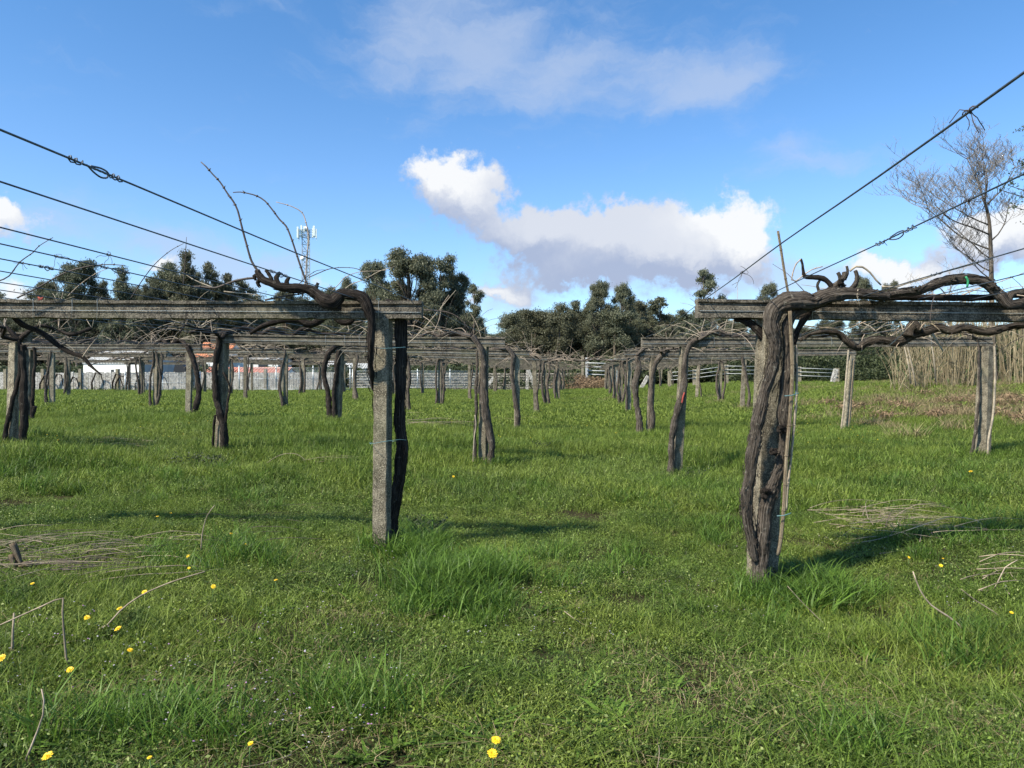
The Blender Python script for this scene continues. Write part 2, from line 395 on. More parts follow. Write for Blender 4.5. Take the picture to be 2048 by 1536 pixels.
# ground soil
def m_soil():
    m, N, b, o = new_mat('meadow_soil')
    g = N.new('ShaderNodeNewGeometry'); p = g.outputs['Position']
    n = N.noise(p, 1.2, 5); n2 = N.noise(p, 30, 4)
    cc = N.mix(N.ramp(n, .35, .65), (.022,.024,.010), (.045,.040,.018))
    cc = N.mix(N.ramp(n2, .45, .7), cc, (.045,.034,.022))
    sp = N.new('ShaderNodeSeparateXYZ'); N.l.new(p, sp.inputs[0])
    cc = N.mix(N.ramp(sp.outputs[1], 20, 60, 0, .7), cc, (.085,.12,.03))
    setb(N, b, Base_Color=cc, Roughness=1.0); b.inputs['Specular IOR Level'].default_value = .05
    bump(N, b, n2, .8, .02)
    return m
M_SOIL = m_soil()

# ------------------------------------------------------------------ ground
def build_ground():
    ys = np.concatenate([np.arange(-12, 16, .22), np.arange(16, 70, .8), np.arange(70, 220, 8), np.array([260, 340, 500, 900, 1600])])
    t = np.linspace(-1, 1, 161)
    V = []; 
    for y in ys:
        half = 12 + max(0, y)*1.6
        if y > 200: half = y*1.5
        xs = t*half*(.35+.65*np.abs(t))*1.3
        zz = G(xs, np.full_like(xs, y)) if y < 400 else np.full_like(xs, 1.6)
        V.extend([(float(a), float(y), float(c)) for a, c in zip(xs, zz)])
    n = len(t); fs = []
    for j in range(len(ys)-1):
        for i in range(n-1):
            a = j*n+i; fs.append((a, a+1, a+n+1, a+n))
    me = bpy.data.meshes.new('ground'); me.from_pydata(V, [], fs); me.materials.append(M_SOIL); me.shade_smooth()
    o = bpy.data.objects.new('ground', me); C.objects.link(o); tag(o, kind='structure')
build_ground()

# ------------------------------------------------------------------ trellis frames
def ord_(i): return ['front','second','third','fourth','fifth','sixth','seventh','eighth','ninth','tenth','eleventh'][i]
BLOCK = {'L': 'just left of the aisle', 'R': 'right of the aisle', 'C': 'in the second block left', 'D': 'in the third block left', 'E': 'in the far left block'}
def beam_mesh(A, B, seed, t=.155, w=.13, det=True):
    """precast beam from A to B (top centre line), profile with ledge and groove on both faces"""
    R = random.Random(seed)
    prof = [(-.5,0),(.5,0),(.5,-.17),(.30,-.21),(.30,-.35),(.47,-.40),(.47,-.66),(.50,-.68),(.47,-.70),(.47,-1.0),(-.47,-1.0),(-.47,-.70),(-.50,-.68),(-.47,-.66),(-.47,-.40),(-.30,-.35),(-.30,-.21),(-.5,-.17)]
    L = (B-A).length; n = max(2, int(L/(.10 if det else .8)))
    d = (B-A).normalized(); side = d.cross(Vector((0,0,1))).normalized(); side = Vector((0,1,0)) if side.length < .1 else side
    m = MB(); vs = []; fs = []; k = len(prof)
    for i in range(n+1):
        p = A+(B-A)*(i/n)
        sag = -.012*math.sin(PI*i/n)
        for (a, b) in prof:
            jz = R.uniform(-.0035,.0035) if det else 0
            if det and b <= -.99: jz = R.uniform(-.008,.003)
            if det and b == 0: jz = R.uniform(-.003,.003)
            q = p + side*(a*w + (R.uniform(-.0015,.0015) if det else 0)) + Vector((0,0,b*t+jz+sag))
            vs.append(tuple(q))
    for i in range(n):
        for j in range(k):
            j2 = (j+1) % k
            fs.append((i*k+j, i*k+j2, (i+1)*k+j2, (i+1)*k+j))
    fs.append(tuple(range(k))[::-1]); fs.append(tuple(n*k+j for j in range(k)))
    m.add(vs, fs); return m
def post_mesh(base, top, w, dpt, rot, seed, det=True, taper=1.0, octo=False):
    R = random.Random(seed)
    if octo: prof = [(-.5,-.22),(-.22,-.5),(.22,-.5),(.5,-.22),(.5,.22),(.22,.5),(-.22,.5),(-.5,.22)]
    else: prof = [(-.47,-.5),(.44,-.5),(.5,-.44),(.5,-.22),(.40,-.16),(.40,.16),(.5,.22),(.5,.5),(-.5,.5),(-.5,.22),(-.42,.16),(-.42,-.16),(-.5,-.22),(-.5,-.44)]
    L = (top-base).length; n = max(2, int(L/(.07 if det else .6)))
    m = MB(); vs = []; fs = []; k = len(prof); c, s = math.cos(rot), math.sin(rot)
    for i in range(n+1):
        p = base+(top-base)*(i/n); sc = 1+(taper-1)*i/n
        for (a, b) in prof:
            x = a*w*sc; y = b*dpt*sc
            j = .0025 if det else 0
            vs.append((p.x+x*c-y*s+R.uniform(-j,j), p.y+x*s+y*c+R.uniform(-j,j), p.z))
    for i in range(n):
        for j in range(k):
            j2 = (j+1) % k
            fs.append((i*k+j, i*k+j2, (i+1)*k+j2, (i+1)*k+j))
    fs.append(tuple(range(k))[::-1]); fs.append(tuple(n*k+j for j in range(k)))
    m.add(vs, fs); return m
FR = {}
def tie_loop(mb, x, y, z, w, t, r=.0022):
    tube(mb, [(x,y-w/2-.004,z+.004),(x+.003,y-w/2-.006,z-t/2),(x-.002,y-w/2-.004,z-t-.004),(x,y+w/2+.004,z-t-.004),(x,y+w/2+.004,z+.006),(x,y-w/2-.004,z+.006)], r, 4, .5, cap=False)
def frame(block, k, Y, Xl, Xr, zl, zr, posts, w=.135, thick=.155):
    """posts: list of (top x, base x, base z or None, rot, which)"""
    det = k <= 2
    if Xl > Xr: raise ValueError
    nm = 'vine_pergola'
    root = empty(nm, ((Xl+Xr)/2, Y, g1((Xl+Xr)/2, Y)), 'weathered concrete beam on two posts, %s row from the front, %s' % (ord_(k), BLOCK[block]), 'pergola', 'concrete vine pergolas in the field')
    A = Vector((Xl, Y, zl)); B = Vector((Xr, Y, zr))
    b = part(beam_mesh(A, B, k*31+ord(block[0]), thick, .14, det), 'beam', M_BEAM, root, smooth=False)
    for (tx, bx, bz, rot, kind) in posts:
        zt = zl+(zr-zl)*(tx-Xl)/(Xr-Xl) - thick - .006
        gz = g1(bx, Y) if bz is None else bz
        if kind == 'octo': pm = post_mesh(Vector((bx, Y, gz-.25)), Vector((tx, Y, zt)), .29, .26, rot, k, det, .78, True)
        else:
            ww = .205 if (block, k) == ('R', 0) else w
            pm = post_mesh(Vector((bx, Y, gz-.25)), Vector((tx, Y, zt)), ww, ww*.92, rot, k+3, det, .97)
        part(pm, 'post', M_POST if kind != 'pale' else M_PALE, root, smooth=False)
    if k <= 3:
        rm = MB(); rm.bar(A+Vector((.01,-.0745,-thick*.67)), B+Vector((-.01,-.0745,-thick*.67)), .0035+.001*k); part(rm, 'running_wire', M_WIREP, root, smooth=False)
    if k <= 1:
        R = random.Random(k*5+ord(block[0]))
        xs = [R.uniform(Xl+.15, Xr-.15) for _ in range(5)]
        for x in xs:
            tb = MB(); tie_loop(tb, x, Y, zl+(zr-zl)*(x-Xl)/(Xr-Xl)-.006, .14, thick+.01); part(tb, 'wire_tie', M_WIREP, root)
    FR[(block, k)] = (Y, Xl, Xr, zl, zr, posts)
RY = [6.77, 12.84, 18.5, 24.5, 30.5, 36.5, 42.5, 48.5, 54.5, 60.5]
# left block
LR_ = [845,1010,1059,1094,1112,1133]; LT = [603,675,700.5,712.8,720.5,726.5]; LTL = [.73,.775,.81,.86,.88,.90,.92,.93,.94,.95]
zr_ = [None]*6+[.83,.85,.87,.90]
for k, Y in enumerate(RY):
    Xr = XP(LR_[k], Y) if k < 6 else -.8+.105*(Y-6.77)
    zr = ZP(LT[k], Y) if k < 6 else CH+zr_[k]
    Xl = Xr - (5.02 if k != 3 else 4.9)
    zl = CH+LTL[k]
    if k == 0: pp = [(XP(767,Y), XP(763,Y), 0.0, -.22, ''), (Xl+.3, Xl+.32, None, .1, '')]
    elif k == 1: pp = [(XP(968,Y), XP(966,Y), 0.0, -.3, ''), (XP(448,Y), XP(438,Y), None, -.45, '')]
    elif k == 2: pp = [(XP(1034,Y), XP(1034,Y), None, .1, 'pale'), (XP(682,Y), XP(674,Y), None, -.5, '')]
    else: pp = [(Xr-.33-.03*k, Xr-.35, None, rnd.uniform(-.2,.2), rnd.choice(['','pale'])), (Xl+.3, Xl+.3, None, rnd.uniform(-.2,.2), '')]
    frame('L', k, Y, Xl, Xr, zl, zr, pp)
# right block
RL = [1393,1283,1248,1232,1221]; RT = [599,675,700.6,712,721]; WID = [6.0,5.98,5.7,4.4,4.7,4.7,4.7,4.7,4.7]
for k, Y in enumerate(RY[:9]):
    if k == 0: Y = 6.5
    Xl = XP(RL[k], Y) if k < 5 else 3.97+.1*(Y-30.5)
    zl = ZP(RT[k], Y) if k < 5 else CH+[.80,.82,.83,.84][k-5]
    Xr = Xl+WID[k]
    zr = ZP(603.5, Y)-.03 if k == 0 else (ZP(674, Y) if k == 1 else zl+.04)
    if k == 0: pp = [(XP(1544,Y), XP(1522,Y), -.26, .12, ''), (Xr-.3, Xr-.3, None, 0, '')]
    elif k == 1: pp = [(XP(1369,Y), XP(1352,Y), -.26, .15, ''), (XP(1972,Y), XP(1962,Y), None, .3, 'octo')]
    elif k == 2: pp = [(XP(1306,Y), XP(1297,Y), None, .2, ''), (XP(1704,Y), XP(1690,Y), None, .1, 'pale')]
    else: pp = [(Xl+.45, Xl+.4, None, .1, rnd.choice(['','pale'])), (Xr-.2, Xr-.3, None, -.1, rnd.choice(['','pale']))]
    frame('R', k, Y, Xl, Xr, zl, zr, pp)
CZ = [.70,.78,.885,.99,1.03,1.05,1.06,1.06]
for k in range(1, 8):
    Y = [0,12.5,19.0,24.5,30.5,36.5,42.5,48.3][k]
    XL = -5.8+.112*(Y-6.77)
    Xr = XL-2.95; Xl = XL-8.0
    if k == 1: Xr = XP(60,Y); Xl = Xr-5; pp = [(XP(30,Y), XP(22,Y), None, -.2, 'pale')]
    elif k == 2: Xr = XP(403,Y); Xl = XP(46,Y); pp = [(XP(60,Y), XP(56,Y), None, -.2, ''), (XP(380,Y), XP(376,Y), None, .1, 'pale')]
    elif k == 3: Xr = XP(588,Y); Xl = XP(298,Y); pp = [(XP(314,Y), XP(311,Y), None, -.2, ''), (XP(572,Y), XP(571,Y), None, .1, '')]
    else: pp = [(Xl+.3, Xl+.3, None, .1, rnd.choice(['','pale'])), (Xr-.3, Xr-.32, None, -.1, '')]
    frame('C', k, Y, Xl, Xr, CH+CZ[k]+.02, CH+CZ[k], pp)
for k in range(3, 8):
    Y = RY[k] if k < 7 else 48.3
    XL = -5.8+.112*(Y-6.77); Xr = XL-10.9; Xl = XL-15.9
    frame('D', k, Y, Xl, Xr, CH+CZ[k]+.05, CH+CZ[k]+.03, [(Xl+.3, Xl+.3, None, .1, ''), (Xr-.3, Xr-.3, None, .15, 'pale')])
for k in range(5, 8):
    Y = RY[k] if k < 7 else 48.3
    XL = -5.8+.112*(Y-6.77); Xr = XL-18.8; Xl = XL-23.8
    frame('E', k, Y, Xl, Xr, CH+CZ[k]+.05, CH+CZ[k]+.05, [(Xl+.3, Xl+.3, None, .1, ''), (Xr-.3, Xr-.3, None, .15, '')])

# ------------------------------------------------------------------ wires along the rows
WORD = ['first','second','third','fourth','fifth','sixth','seventh','eighth','ninth','tenth','eleventh','twelfth']
def wires(block, xs_off, ks, side, ystart, labelpos, ref):
    for i, off in enumerate(xs_off):
        pts = []; R = random.Random(i+ord(block))
        prev = None
        for k in ks:
            if (block, k) not in FR: continue
            Y, Xl, Xr, zl, zr, _ = FR[(block, k)]
            x = (Xr-off) if side < 0 else (Xl+off)
            x = min(max(x, Xl+.03), Xr-.03)
            z = zl+(zr-zl)*(x-Xl)/(Xr-Xl)+.004
            if prev is None and ystart is not None:
                dx = (Y-ystart)*.112
                for t in (0,.12,.25,.37,.5,.62,.74,.87):
                    pts.append((x-dx*(1-t)+R.uniform(-.008,.008), ystart+(Y-ystart)*t, z-.012*math.sin(PI*t)+R.uniform(-.006,.006)))
            elif prev is not None:
                for t in (.25,.5,.75):
                    pts.append((prev[0]+(x-prev[0])*t+R.uniform(-.01,.01), prev[1]+(Y-prev[1])*t, prev[2]+(z-prev[2])*t-.035*math.sin(PI*t)+R.uniform(-.01,.01)))
            prev = (x, Y, z); pts.append(prev)
        m = MB(); tube(m, pts, .0037, 6, .35, cap=False)
        o = m.obj('trellis_wire', M_WIRE, loc=pts[0])
        tag(o, '%s steel wire from %s, over beams %s' % (WORD[i], ref, labelpos), 'wire', 'steel wires over the trellis')
        WPTS[(block, i)] = pts
WPTS = {}
Y0 = RY[0]; xr0 = XP(845, Y0)
wires('L', [xr0-XP(p, Y0) for p in (826,723,581,505,419,325,222,118,20,-90,-190)], range(0,10), -1, -4.0, 'just left of the aisle', 'the aisle')
xl0 = XP(1393, 6.5)
wires('R', [XP(p, 6.5)-xl0 for p in (1410,1519,1700,1824,1925,2025,2130)], range(0,9), 1, -4.0, 'right of the aisle', 'the aisle')
wires('C', [.1,.7,1.3,1.9,2.6,3.2,3.9], range(1,8), -1, None, 'in the second block left', 'the right')
wires('D', [.1,1.0,2.0,3.0,4.0], range(3,8), -1, None, 'in the third block left', 'the right')

# knots and tendril scraps on near wires
def wire_at(block, i, Y):
    p = WPTS[(block, i)]
    for a, b in zip(p[:-1], p[1:]):
        if a[1] <= Y <= b[1]:
            t = (Y-a[1])/(b[1]-a[1]); return Vector([a[j]+(b[j]-a[j])*t for j in range(3)])
    return Vector(p[0])
def px_to_Y(block, i, px):
    best = None
    for Yk in np.linspace(1.0, 6.7, 400):
        w = wire_at(block, i, Yk); q = CX+F*w.x/w.y
        if best is None or abs(q-px) < best[0]: best = (abs(q-px), Yk)
    return best[1]
def knot(block, i, px0, px1, label, loop=True):
    y0 = px_to_Y(block, i, px0); y1 = px_to_Y(block, i, px1)
    a = wire_at(block, i, y0); b = wire_at(block, i, y1)
    m = MB(); R = random.Random(int(px0)); n = 60; pts = []
    for j in range(n+1):
        t = j/n; env = 1.0 if (t < .22 or t > .78) else .25
        p = a+(b-a)*t; th = t*62
        pts.append(p+Vector((math.cos(th)*.009*env, 0, math.sin(th)*.009*env)))
    tube(m, pts, .0026, 5, .02)
    if loop:
        c = a+(b-a)*.55
        L = (b-a)
        lp = [a+L*.35, a+L*.45+Vector((0,0,-.012)), a+L*.6+Vector((0,0,-.020)), a+L*.72+Vector((0,0,-.012)), a+L*.74+Vector((0,0,.004)), a+L*.6+Vector((0,0,.010)), a+L*.4+Vector((0,0,.004))]
        tube(m, lp, .0032, 5, .01)
    for q in range(3):
        s = a+(b-a)*R.random(); tube(m, [s, s+Vector((R.uniform(-.02,.02), 0, R.uniform(-.025,.02)))], .0014, 4, .02)
    o = m.obj('wire_knot', M_WIRE, loc=tuple(a)); tag(o, label, 'wire knot', 'twisted knots joining the wires')
knot('L', 0, 140, 240, 'large twisted loop joining the uppermost wire at upper left')
knot('L', 3, 200, 258, 'small twisted loop on the fourth wire left of the tower')
knot('L', 4, 78, 104, 'small twisted loop on the wire at far left edge')
knot('L', 1, 540, 575, 'small twisted loop beside the gnarled vine head')
knot('R', 1, 1752, 1830, 'twisted rusty knot on the second wire at right')
knot('R', 2, 1860, 1980, 'long twisted join on the third wire at right', False)
def tendril(block, i, px, label, L=.05, seed=0, mat=None):
    y = px_to_Y(block, i, px); a = wire_at(block, i, y); R = random.Random(seed); m = MB()
    tube(m, [a+Vector((math.cos(t*.9)*.007, t*.004-.02, math.sin(t*.9)*.007)) for t in range(12)], .0018, 4, .01)
    for q in range(4):
        p = Vector(a); pts = [p.copy()]
        v = Vector((R.uniform(-1,1), 0, R.uniform(-1,.1)))
        for s in range(5):
            v += Vector((R.uniform(-.8,.8), R.uniform(-.2,.2), R.uniform(-.8,.5))); p = p+v.normalized()*L*.25; pts.append(p.copy())
        tube(m, pts, .0013, 4, .01)
    o = m.obj('tendril', mat or M_CANED, loc=tuple(a)); tag(o, label, 'tendril', 'dry vine tendrils on the wires')
tendril('L', 2, 217, 'dry curled tendril hanging on the third wire at left', .06, 1)
tendril('L', 3, 112, 'dry curled tendril on the fourth wire near left edge', .06, 2)
tendril('L', 4, 45, 'dry tendril where a cane crosses the fifth wire', .04, 3)
tendril('R', 0, 1485, 'dark curly tendril hanging below the first wire at right', .09, 4)
tendril('R', 1, 1938, 'rusty dry tendril clump on the second wire at right', .07, 5)
tendril('R', 0, 1942, 'small thin tendril on the highest wire at upper right', .05, 6)

# ------------------------------------------------------------------ vines
def pxpts(lst, Y):
    """(px,py[,dY[,radius px]])"""
    out = []
    for q in lst:
        yy = Y+(q[2] if len(q) > 2 else 0); out.append(P(q[0], q[1], yy))
    return out
def cane_curve(m, p, v, L, r, R, droop=.6, n=7, side=4):
    pts = [Vector(p)]; v = v.normalized(); rr = [r]
    for i in range(n):
        v = (v+Vector((R.uniform(-.12,.12), R.uniform(-.12,.12), R.uniform(-.1,.1)-droop*.16))).normalized()
        pts.append(pts[-1]+v*(L/n)); rr.append(r*(1-.55*(i+1)/n))
    tube(m, pts, rr, side, L/n*.6, cap=True)
    return pts
def node_cane(root, lst, Y, r, mat, label=None, taper=.55, nodes=True, seed=0):
    pts = pxpts(lst, Y); R = random.Random(seed+len(lst)); n = len(pts)
    m = MB(); rad = [r*(1-taper*i/(n-1)) for i in range(n)]
    p = tube(m, pts, rad, 8, .03, rough=.05, seed=seed)
    if nodes:
        s = 0; nxt = .08
        for a, b, in zip(p[:-1], p[1:]):
            s += (b-a).length
            if s > nxt:
                nxt = s+R.uniform(.07,.12); d = (b-a).normalized(); w = r*.8
                tube(m, [a-d*w*1.3, a, a+d*w*1.3], [w*.8, w*1.45, w*.8], 7, .5)
                q = Vector((R.uniform(-1,1), R.uniform(-.3,.3), R.uniform(-.5,1))).normalized()
                tube(m, [a, a+q*w*2.6+d*w], [w*.8, w*.25], 5, .5)
    o = part(m, 'cane', mat, root)
    if label: o['label'] = label
    return o
def vine(block, k, pi, Xp, Y, zb, zt, seed, armdirs, label, Rd=.042, ncane=10, two=False, near=False, lean=0, arml=2.2):
    R = random.Random(seed)
    side = R.choice((-1,1)) if lean == 0 else lean
    root = empty('grapevine', (Xp+side*.16, Y-.05, zb), label, 'vine', 'old grapevines trained on the trellis')
    sd = 12 if k <= 2 else (8 if k <= 4 else 6); st = .05 if k <= 2 else (.1 if k <= 4 else .2)
    m = MB(); tops = []
    for t in range(2 if two else 1):
        s = side*(1 if t == 0 else -1)
        bx = Xp+(s*R.uniform(.09,.17) if not (block == 'R' and k == 1 and pi == 1) else -.30); pts = []; rad = []
        H = zt-zb; n = 7
        ph = R.uniform(0,6.28); am = R.uniform(.035,.085)
        yo = -R.uniform(.11,.15)
        cross = R.uniform(.02,.12)
        for i in range(n+1):
            f = i/n
            pts.append(Vector((bx+(Xp+s*cross-bx)*f+am*math.sin(ph+f*5.5)+R.uniform(-.015,.015), Y+yo*(1-.3*f)+.03*math.sin(ph*2+f*4), zb-.08+(H+.0)*f)))
            rad.append(Rd*(1.25-.5*f)*R.uniform(.75,1.2))
        d = armdirs[t % len(armdirs)] if two else armdirs[0]
        top = pts[-1]
        arm = [top+Vector((d*.10, -.02, .10))]; ar = [Rd*.85]
        x = top.x+d*.10
        dyy = R.uniform(-.12,.35)
        AL = arml*R.uniform(.7,1.1); na = int(AL/.28)
        for i in range(na):
            arm.append(Vector((x+d*(.25+.28*i), Y+dyy*(i/3.0)*.5+R.uniform(-.06,.06), zt+.05+R.uniform(-.09,.07)))); ar.append(Rd*(.8-.45*i/na)*R.uniform(.85,1.15))
        pts = pts[:-1]+[top]+arm; rad = rad+ar
        p = tube(m, pts, rad, sd, st, rough=.18, ridges=7 if k <= 2 else 0, wob=.008, seed=seed+t)
        tops.append((arm, d))
        # second arm running along the row
        if R.random() < .8:
            ya = R.choice((-1,1)); bpt = arm[min(1,len(arm)-1)]; q = [bpt.copy()]; rr = [Rd*.6]
            for i in range(R.randint(4,8)):
                q.append(Vector((bpt.x+R.uniform(-.15,.15)+.1*i*d, bpt.y+ya*.32*(i+1), zt+.02+R.uniform(-.11,.05)))); rr.append(Rd*(.55-.04*i))
            tube(m, q, rr, max(5, sd-3), st, rough=.2, wob=.006, seed=seed+5)
            tops.append((q, d))
    part(m, 'trunk', M_BARK if (R.random() < .5 or k > 2) else M_BARKD, root)
    # canes
    if k <= 2:
        for c in range(ncane):
            arm, d = R.choice(tops); p = R.choice(arm[1:]); mc = MB()
            v = Vector((R.uniform(-1,1), R.uniform(-.7,.7), R.uniform(.1,1.2)))
            cane_curve(mc, p, v, R.uniform(.35,1.1), .0058, R, R.uniform(.3,1.5), side=5)
            if R.random() < .4: cane_curve(mc, p, v+Vector((R.uniform(-.8,.8),0,.2)), R.uniform(.15,.4), .004, R, .3)
            part(mc, 'cane', R.choice([M_CANE, M_CANE, M_CANEG, M_CANED]), root)
    else:
        mc = MB()
        for c in range(ncane):
            arm, d = R.choice(tops); p = R.choice(arm[1:])
            v = Vector((R.uniform(-1,1), R.uniform(-.7,.7), R.uniform(.0,1.0)))
            cane_curve(mc, p, v, R.uniform(.35,.95), .008, R, R.uniform(.3,1.6), n=5, side=3)
        o = part(mc, 'canes', M_CANE if R.random() < .6 else M_CANEG, root)
    return root
def vine_px(label, Y, zt, paths, ncane, seed, arms=((-1,1.6),(1,1.6)), k=1, mat=None, Rd=.04):
    R = random.Random(seed); x0, y0 = paths[0][0][0]; zb = g1(XP(x0, Y), Y); root = empty('grapevine', (XP(x0, Y), Y, zb), label, 'vine', 'old grapevines trained on the trellis')
    m = MB(); tops = []
    for j, (lst, r) in enumerate(paths):
        pts = [P(a, b, Y-.11) for a, b in lst]; pts[0].z = min(pts[0].z, g1(pts[0].x, Y)-.05); n = len(pts)
        rad = [r*(1.15-.3*i/(n-1))*R.uniform(.85,1.15) for i in range(n)]
        tube(m, pts, rad, 14, .04, rough=.16, ridges=7, wob=.006, seed=seed+j); tops.append(pts[-1])
    al = []
    for (d, L) in arms:
        st_ = tops[0]; arm = [st_]; ar = [Rd]; n = int(L/.25)
        for i in range(n): arm.append(Vector((st_.x+d*.25*(i+1), Y+R.uniform(-.1,.15)+.05*i, zt+.05+R.uniform(-.09,.06)))); ar.append(Rd*(1-.6*i/n)*R.uniform(.75,1.2))
        tube(m, arm, ar, 12, .04, rough=.2, ridges=6, wob=.008, seed=seed+9); al.append(arm)
    ya = R.choice((-1,1)); q = [tops[0].copy()]
    for i in range(6): q.append(Vector((tops[0].x+R.uniform(-.2,.2), Y+ya*.3*(i+1), zt+R.uniform(-.1,.05))))
    tube(m, q, [Rd*(.8-.08*i) for i in range(7)], 10, .05, rough=.2, wob=.008, seed=seed+11); al.append(q)
    part(m, 'trunk', mat or M_BARK, root)
    for c in range(ncane):
        arm = R.choice(al); p = R.choice(arm[1:]); mc = MB(); cane_curve(mc, p, Vector((R.uniform(-1,1), R.uniform(-.7,.7), R.uniform(.1,1.2))), R.uniform(.35,1.1), .0058, R, R.uniform(.3,1.5), side=5)
        part(mc, 'cane', R.choice([M_CANE, M_CANEG, M_CANEG, M_CANED]), root)
CV = [
 (('R',1,0), 'vine curving across the second right post, low left to top right', [([(1342,962),(1342,915),(1345,870),(1352,832),(1362,800),(1368,765),(1370,725),(1377,693),(1395,680)], .052)], ((1,2.0),(1,1.2)), M_BARK),
 (('L',1,0), 'twin stemmed vine on the right post of second row, just left of the aisle', [([(979,930),(983,890),(978,855),(970,820),(968,780),(967,745),(965,710),(957,688),(943,672)], .058),([(951,930),(950,880),(952,820),(953,760),(955,700)], .024)], ((-1,2.6),(-1,1.4)), M_BARK),
 (('L',1,1), 'dark vine bulging round the left post of second row, just left of the aisle', [([(449,915),(449,880),(446,850),(436,810),(430,775),(431,730),(436,695),(438,676),(452,664)], .050),([(424,912),(427,870),(430,830)], .022),([(440,800),(458,790),(458,770),(447,745)], .02)], ((1,2.2),(-1,.8)), M_BARKD),
 (('R',2,0), 'vine hugging right side of the third right post by aisle', [([(1298,878),(1305,842),(1302,800),(1304,765),(1311,728),(1326,708)], .062)], ((1,2.0),(1,1.0)), M_BARK),
 (('L',2,0), 'curved vine left of the pale post, third row at aisle edge', [([(1032,870),(1036,835),(1029,790),(1024,745),(1026,712),(1015,695)], .060)], ((-1,2.5),(-1,1.0)), M_BARK),
 (('L',2,1), 'pair of leaning stems left of the left post, third row', [([(659,838),(657,795),(648,745),(655,712),(672,690)], .062),([(669,838),(668,790),(673,740),(677,700)], .058)], ((1,2.2),(1,1.0)), M_BARKD),
 (('C',1,0), 'pair of dark vines crossing the post at the left frame edge', [([(10,896),(14,850),(24,805),(36,765),(41,700),(38,680)], .034),([(46,850),(48,790),(46,735),(47,690)], .05)], ((-1,1.5),(1,1.0)), M_BARKD),
 (('C',2,1), 'vine bowed out right of the pale post, third row in second block', [([(383,836),(394,805),(398,780),(394,750),(387,720),(374,692)], .062)], ((-1,2.0),(-1,1.0)), M_BARKD),
 (('C',2,0), 'thick dark stems with a stub base beside the left post, second block', [([(50,852),(44,800),(46,750),(45,700)], .05),([(52,848),(66,826),(70,812)], .05),([(64,835),(66,780),(70,720),(68,695)], .04)], ((1,2.0),(1,1.0)), M_BARKD)]
for i, (key, lab, paths, arms, mt) in enumerate(CV):
    Yf, Xl_, Xr_, zl_, zr2, _ = FR[key[:2]]; x_ = XP(paths[0][0][-1][0], Yf)
    vine_px(lab, Yf, zl_+(zr2-zl_)*(x_-Xl_)/(Xr_-Xl_), paths, 34, 900+i*13, arms, mat=mt)
Yf, Xl_, Xr_, zl_, zr2, _ = FR[('R',2)]
vine_px('lone leaning vine trunk left of the third right post by aisle', Yf, zl_, [([(1280,872),(1278,835),(1272,800),(1271,765),(1277,735),(1274,712)], .075)], 8, 1200, ((1,1.2),), mat=M_BARK)
SKIP = {('L',0,0),('L',0,1),('R',0,0),('R',0,1)} | set(c[0] for c in CV)
sd0 = 100
for (bl, k), (Y, Xl, Xr, zl, zr, posts) in sorted(FR.items(), key=lambda a: (a[0][0], a[0][1])):
    for pi, (tx, bx, bz, rot, kind) in enumerate(posts):
        sd0 += 17
        if (bl, k, pi) in SKIP: continue
        zt = zl+(zr-zl)*(tx-Xl)/(Xr-Xl)
        zb = g1(bx, Y) if bz is None else bz
        right = tx > (Xl+Xr)/2
        dirs = [-1, 1] if right else [1, -1]
        if (bl, k, pi) in (('R',2,1),): continue
        where = 'right' if right else 'left'
        lab = 'gnarled vine on the %s post of the %s row, %s' % (where, ord_(k), BLOCK[bl])
        thin = (bl, k, pi) == ('R',1,1)
        vine(bl, k, pi, (tx+bx)/2, Y, zb, zt, sd0, dirs, lab, Rd=.02 if thin else [.042,.050,.036,.044,.056][sd0 % 5], ncane=(38 if k <= 2 else 60), two=(sd0 % 5 in (1,3)) and not thin, lean=(-1 if thin else 0))

# ---- near left vine
Y = 6.72
v = empty('grapevine', (XP(800,Y), Y, 0), 'thick dark vine beside the front left post with two tall bare canes', 'vine', 'old grapevines trained on the trellis')
m = MB()
def wp(lst, Y, dY=0): return [P(a, b, Y+(c[0] if c else dY)) for a, b, *c in lst]
p_ = tube(m, wp([(784,1090),(785,1050),(789,1005),(798,955),(805,900),(803,872),(798,830),(801,780),(803,720),(801,670),(799,640),(790,615),(770,606)], Y, .14),
     [.062,.055,.052,.05,.05,.048,.052,.052,.052,.054,.05,.045,.035], 22, .02, .10, 9, .004, 3)
shreds(m, p_, .054, 150, 7)
part(m, 'trunk', M_BARKD, v)
m = MB()
p_ = tube(m, wp([(762,850,.35),(754,800,.3),(744,755,.02),(742,700),(742,650),(738,622),(728,598),(708,590),(685,588),(668,603),(650,602),(634,590),(618,580),(600,577),(580,576),(560,573),(545,566),(528,560),(518,549),(514,541)], Y, -.13),
     [.022,.024,.026,.030,.034,.040,.044,.045,.048,.056,.058,.050,.045,.040,.040,.042,.042,.036,.030,.024], 20, .02, .12, 8, .004, 8)
shreds(m, p_, .044, 120, 8)
a = part(m, 'arm', M_BARKD, v)
m = MB()
for lst, r in [([(640,595),(632,578),(636,566)],.024),([(560,572),(552,556),(560,545)],.022),([(545,566),(540,552),(532,540)],.022),([(574,574),(573,562),(578,555)],.018),([(518,549),(508,552),(512,560)],.016),([(523,556),(515,566),(520,574)],.018),([(666,605),(672,614),(684,618)],.018),([(636,588),(622,592),(618,582)],.015)]:
    tube(m, wp(lst, Y, -.13), [r, r*.9, r*.7], 12, .015, .25, 5, .003, int(lst[0][0]))
part(m, 'spur', M_BARKD, v)
Yc = Y-.15
node_cane(v, [(518,545),(503,522),(492,485),(484,455),(475,420),(466,402),(455,387),(440,364),(425,348),(412,333),(402,324)], Yc, .0105, M_CANED, 'tallest dark cane leaning left')
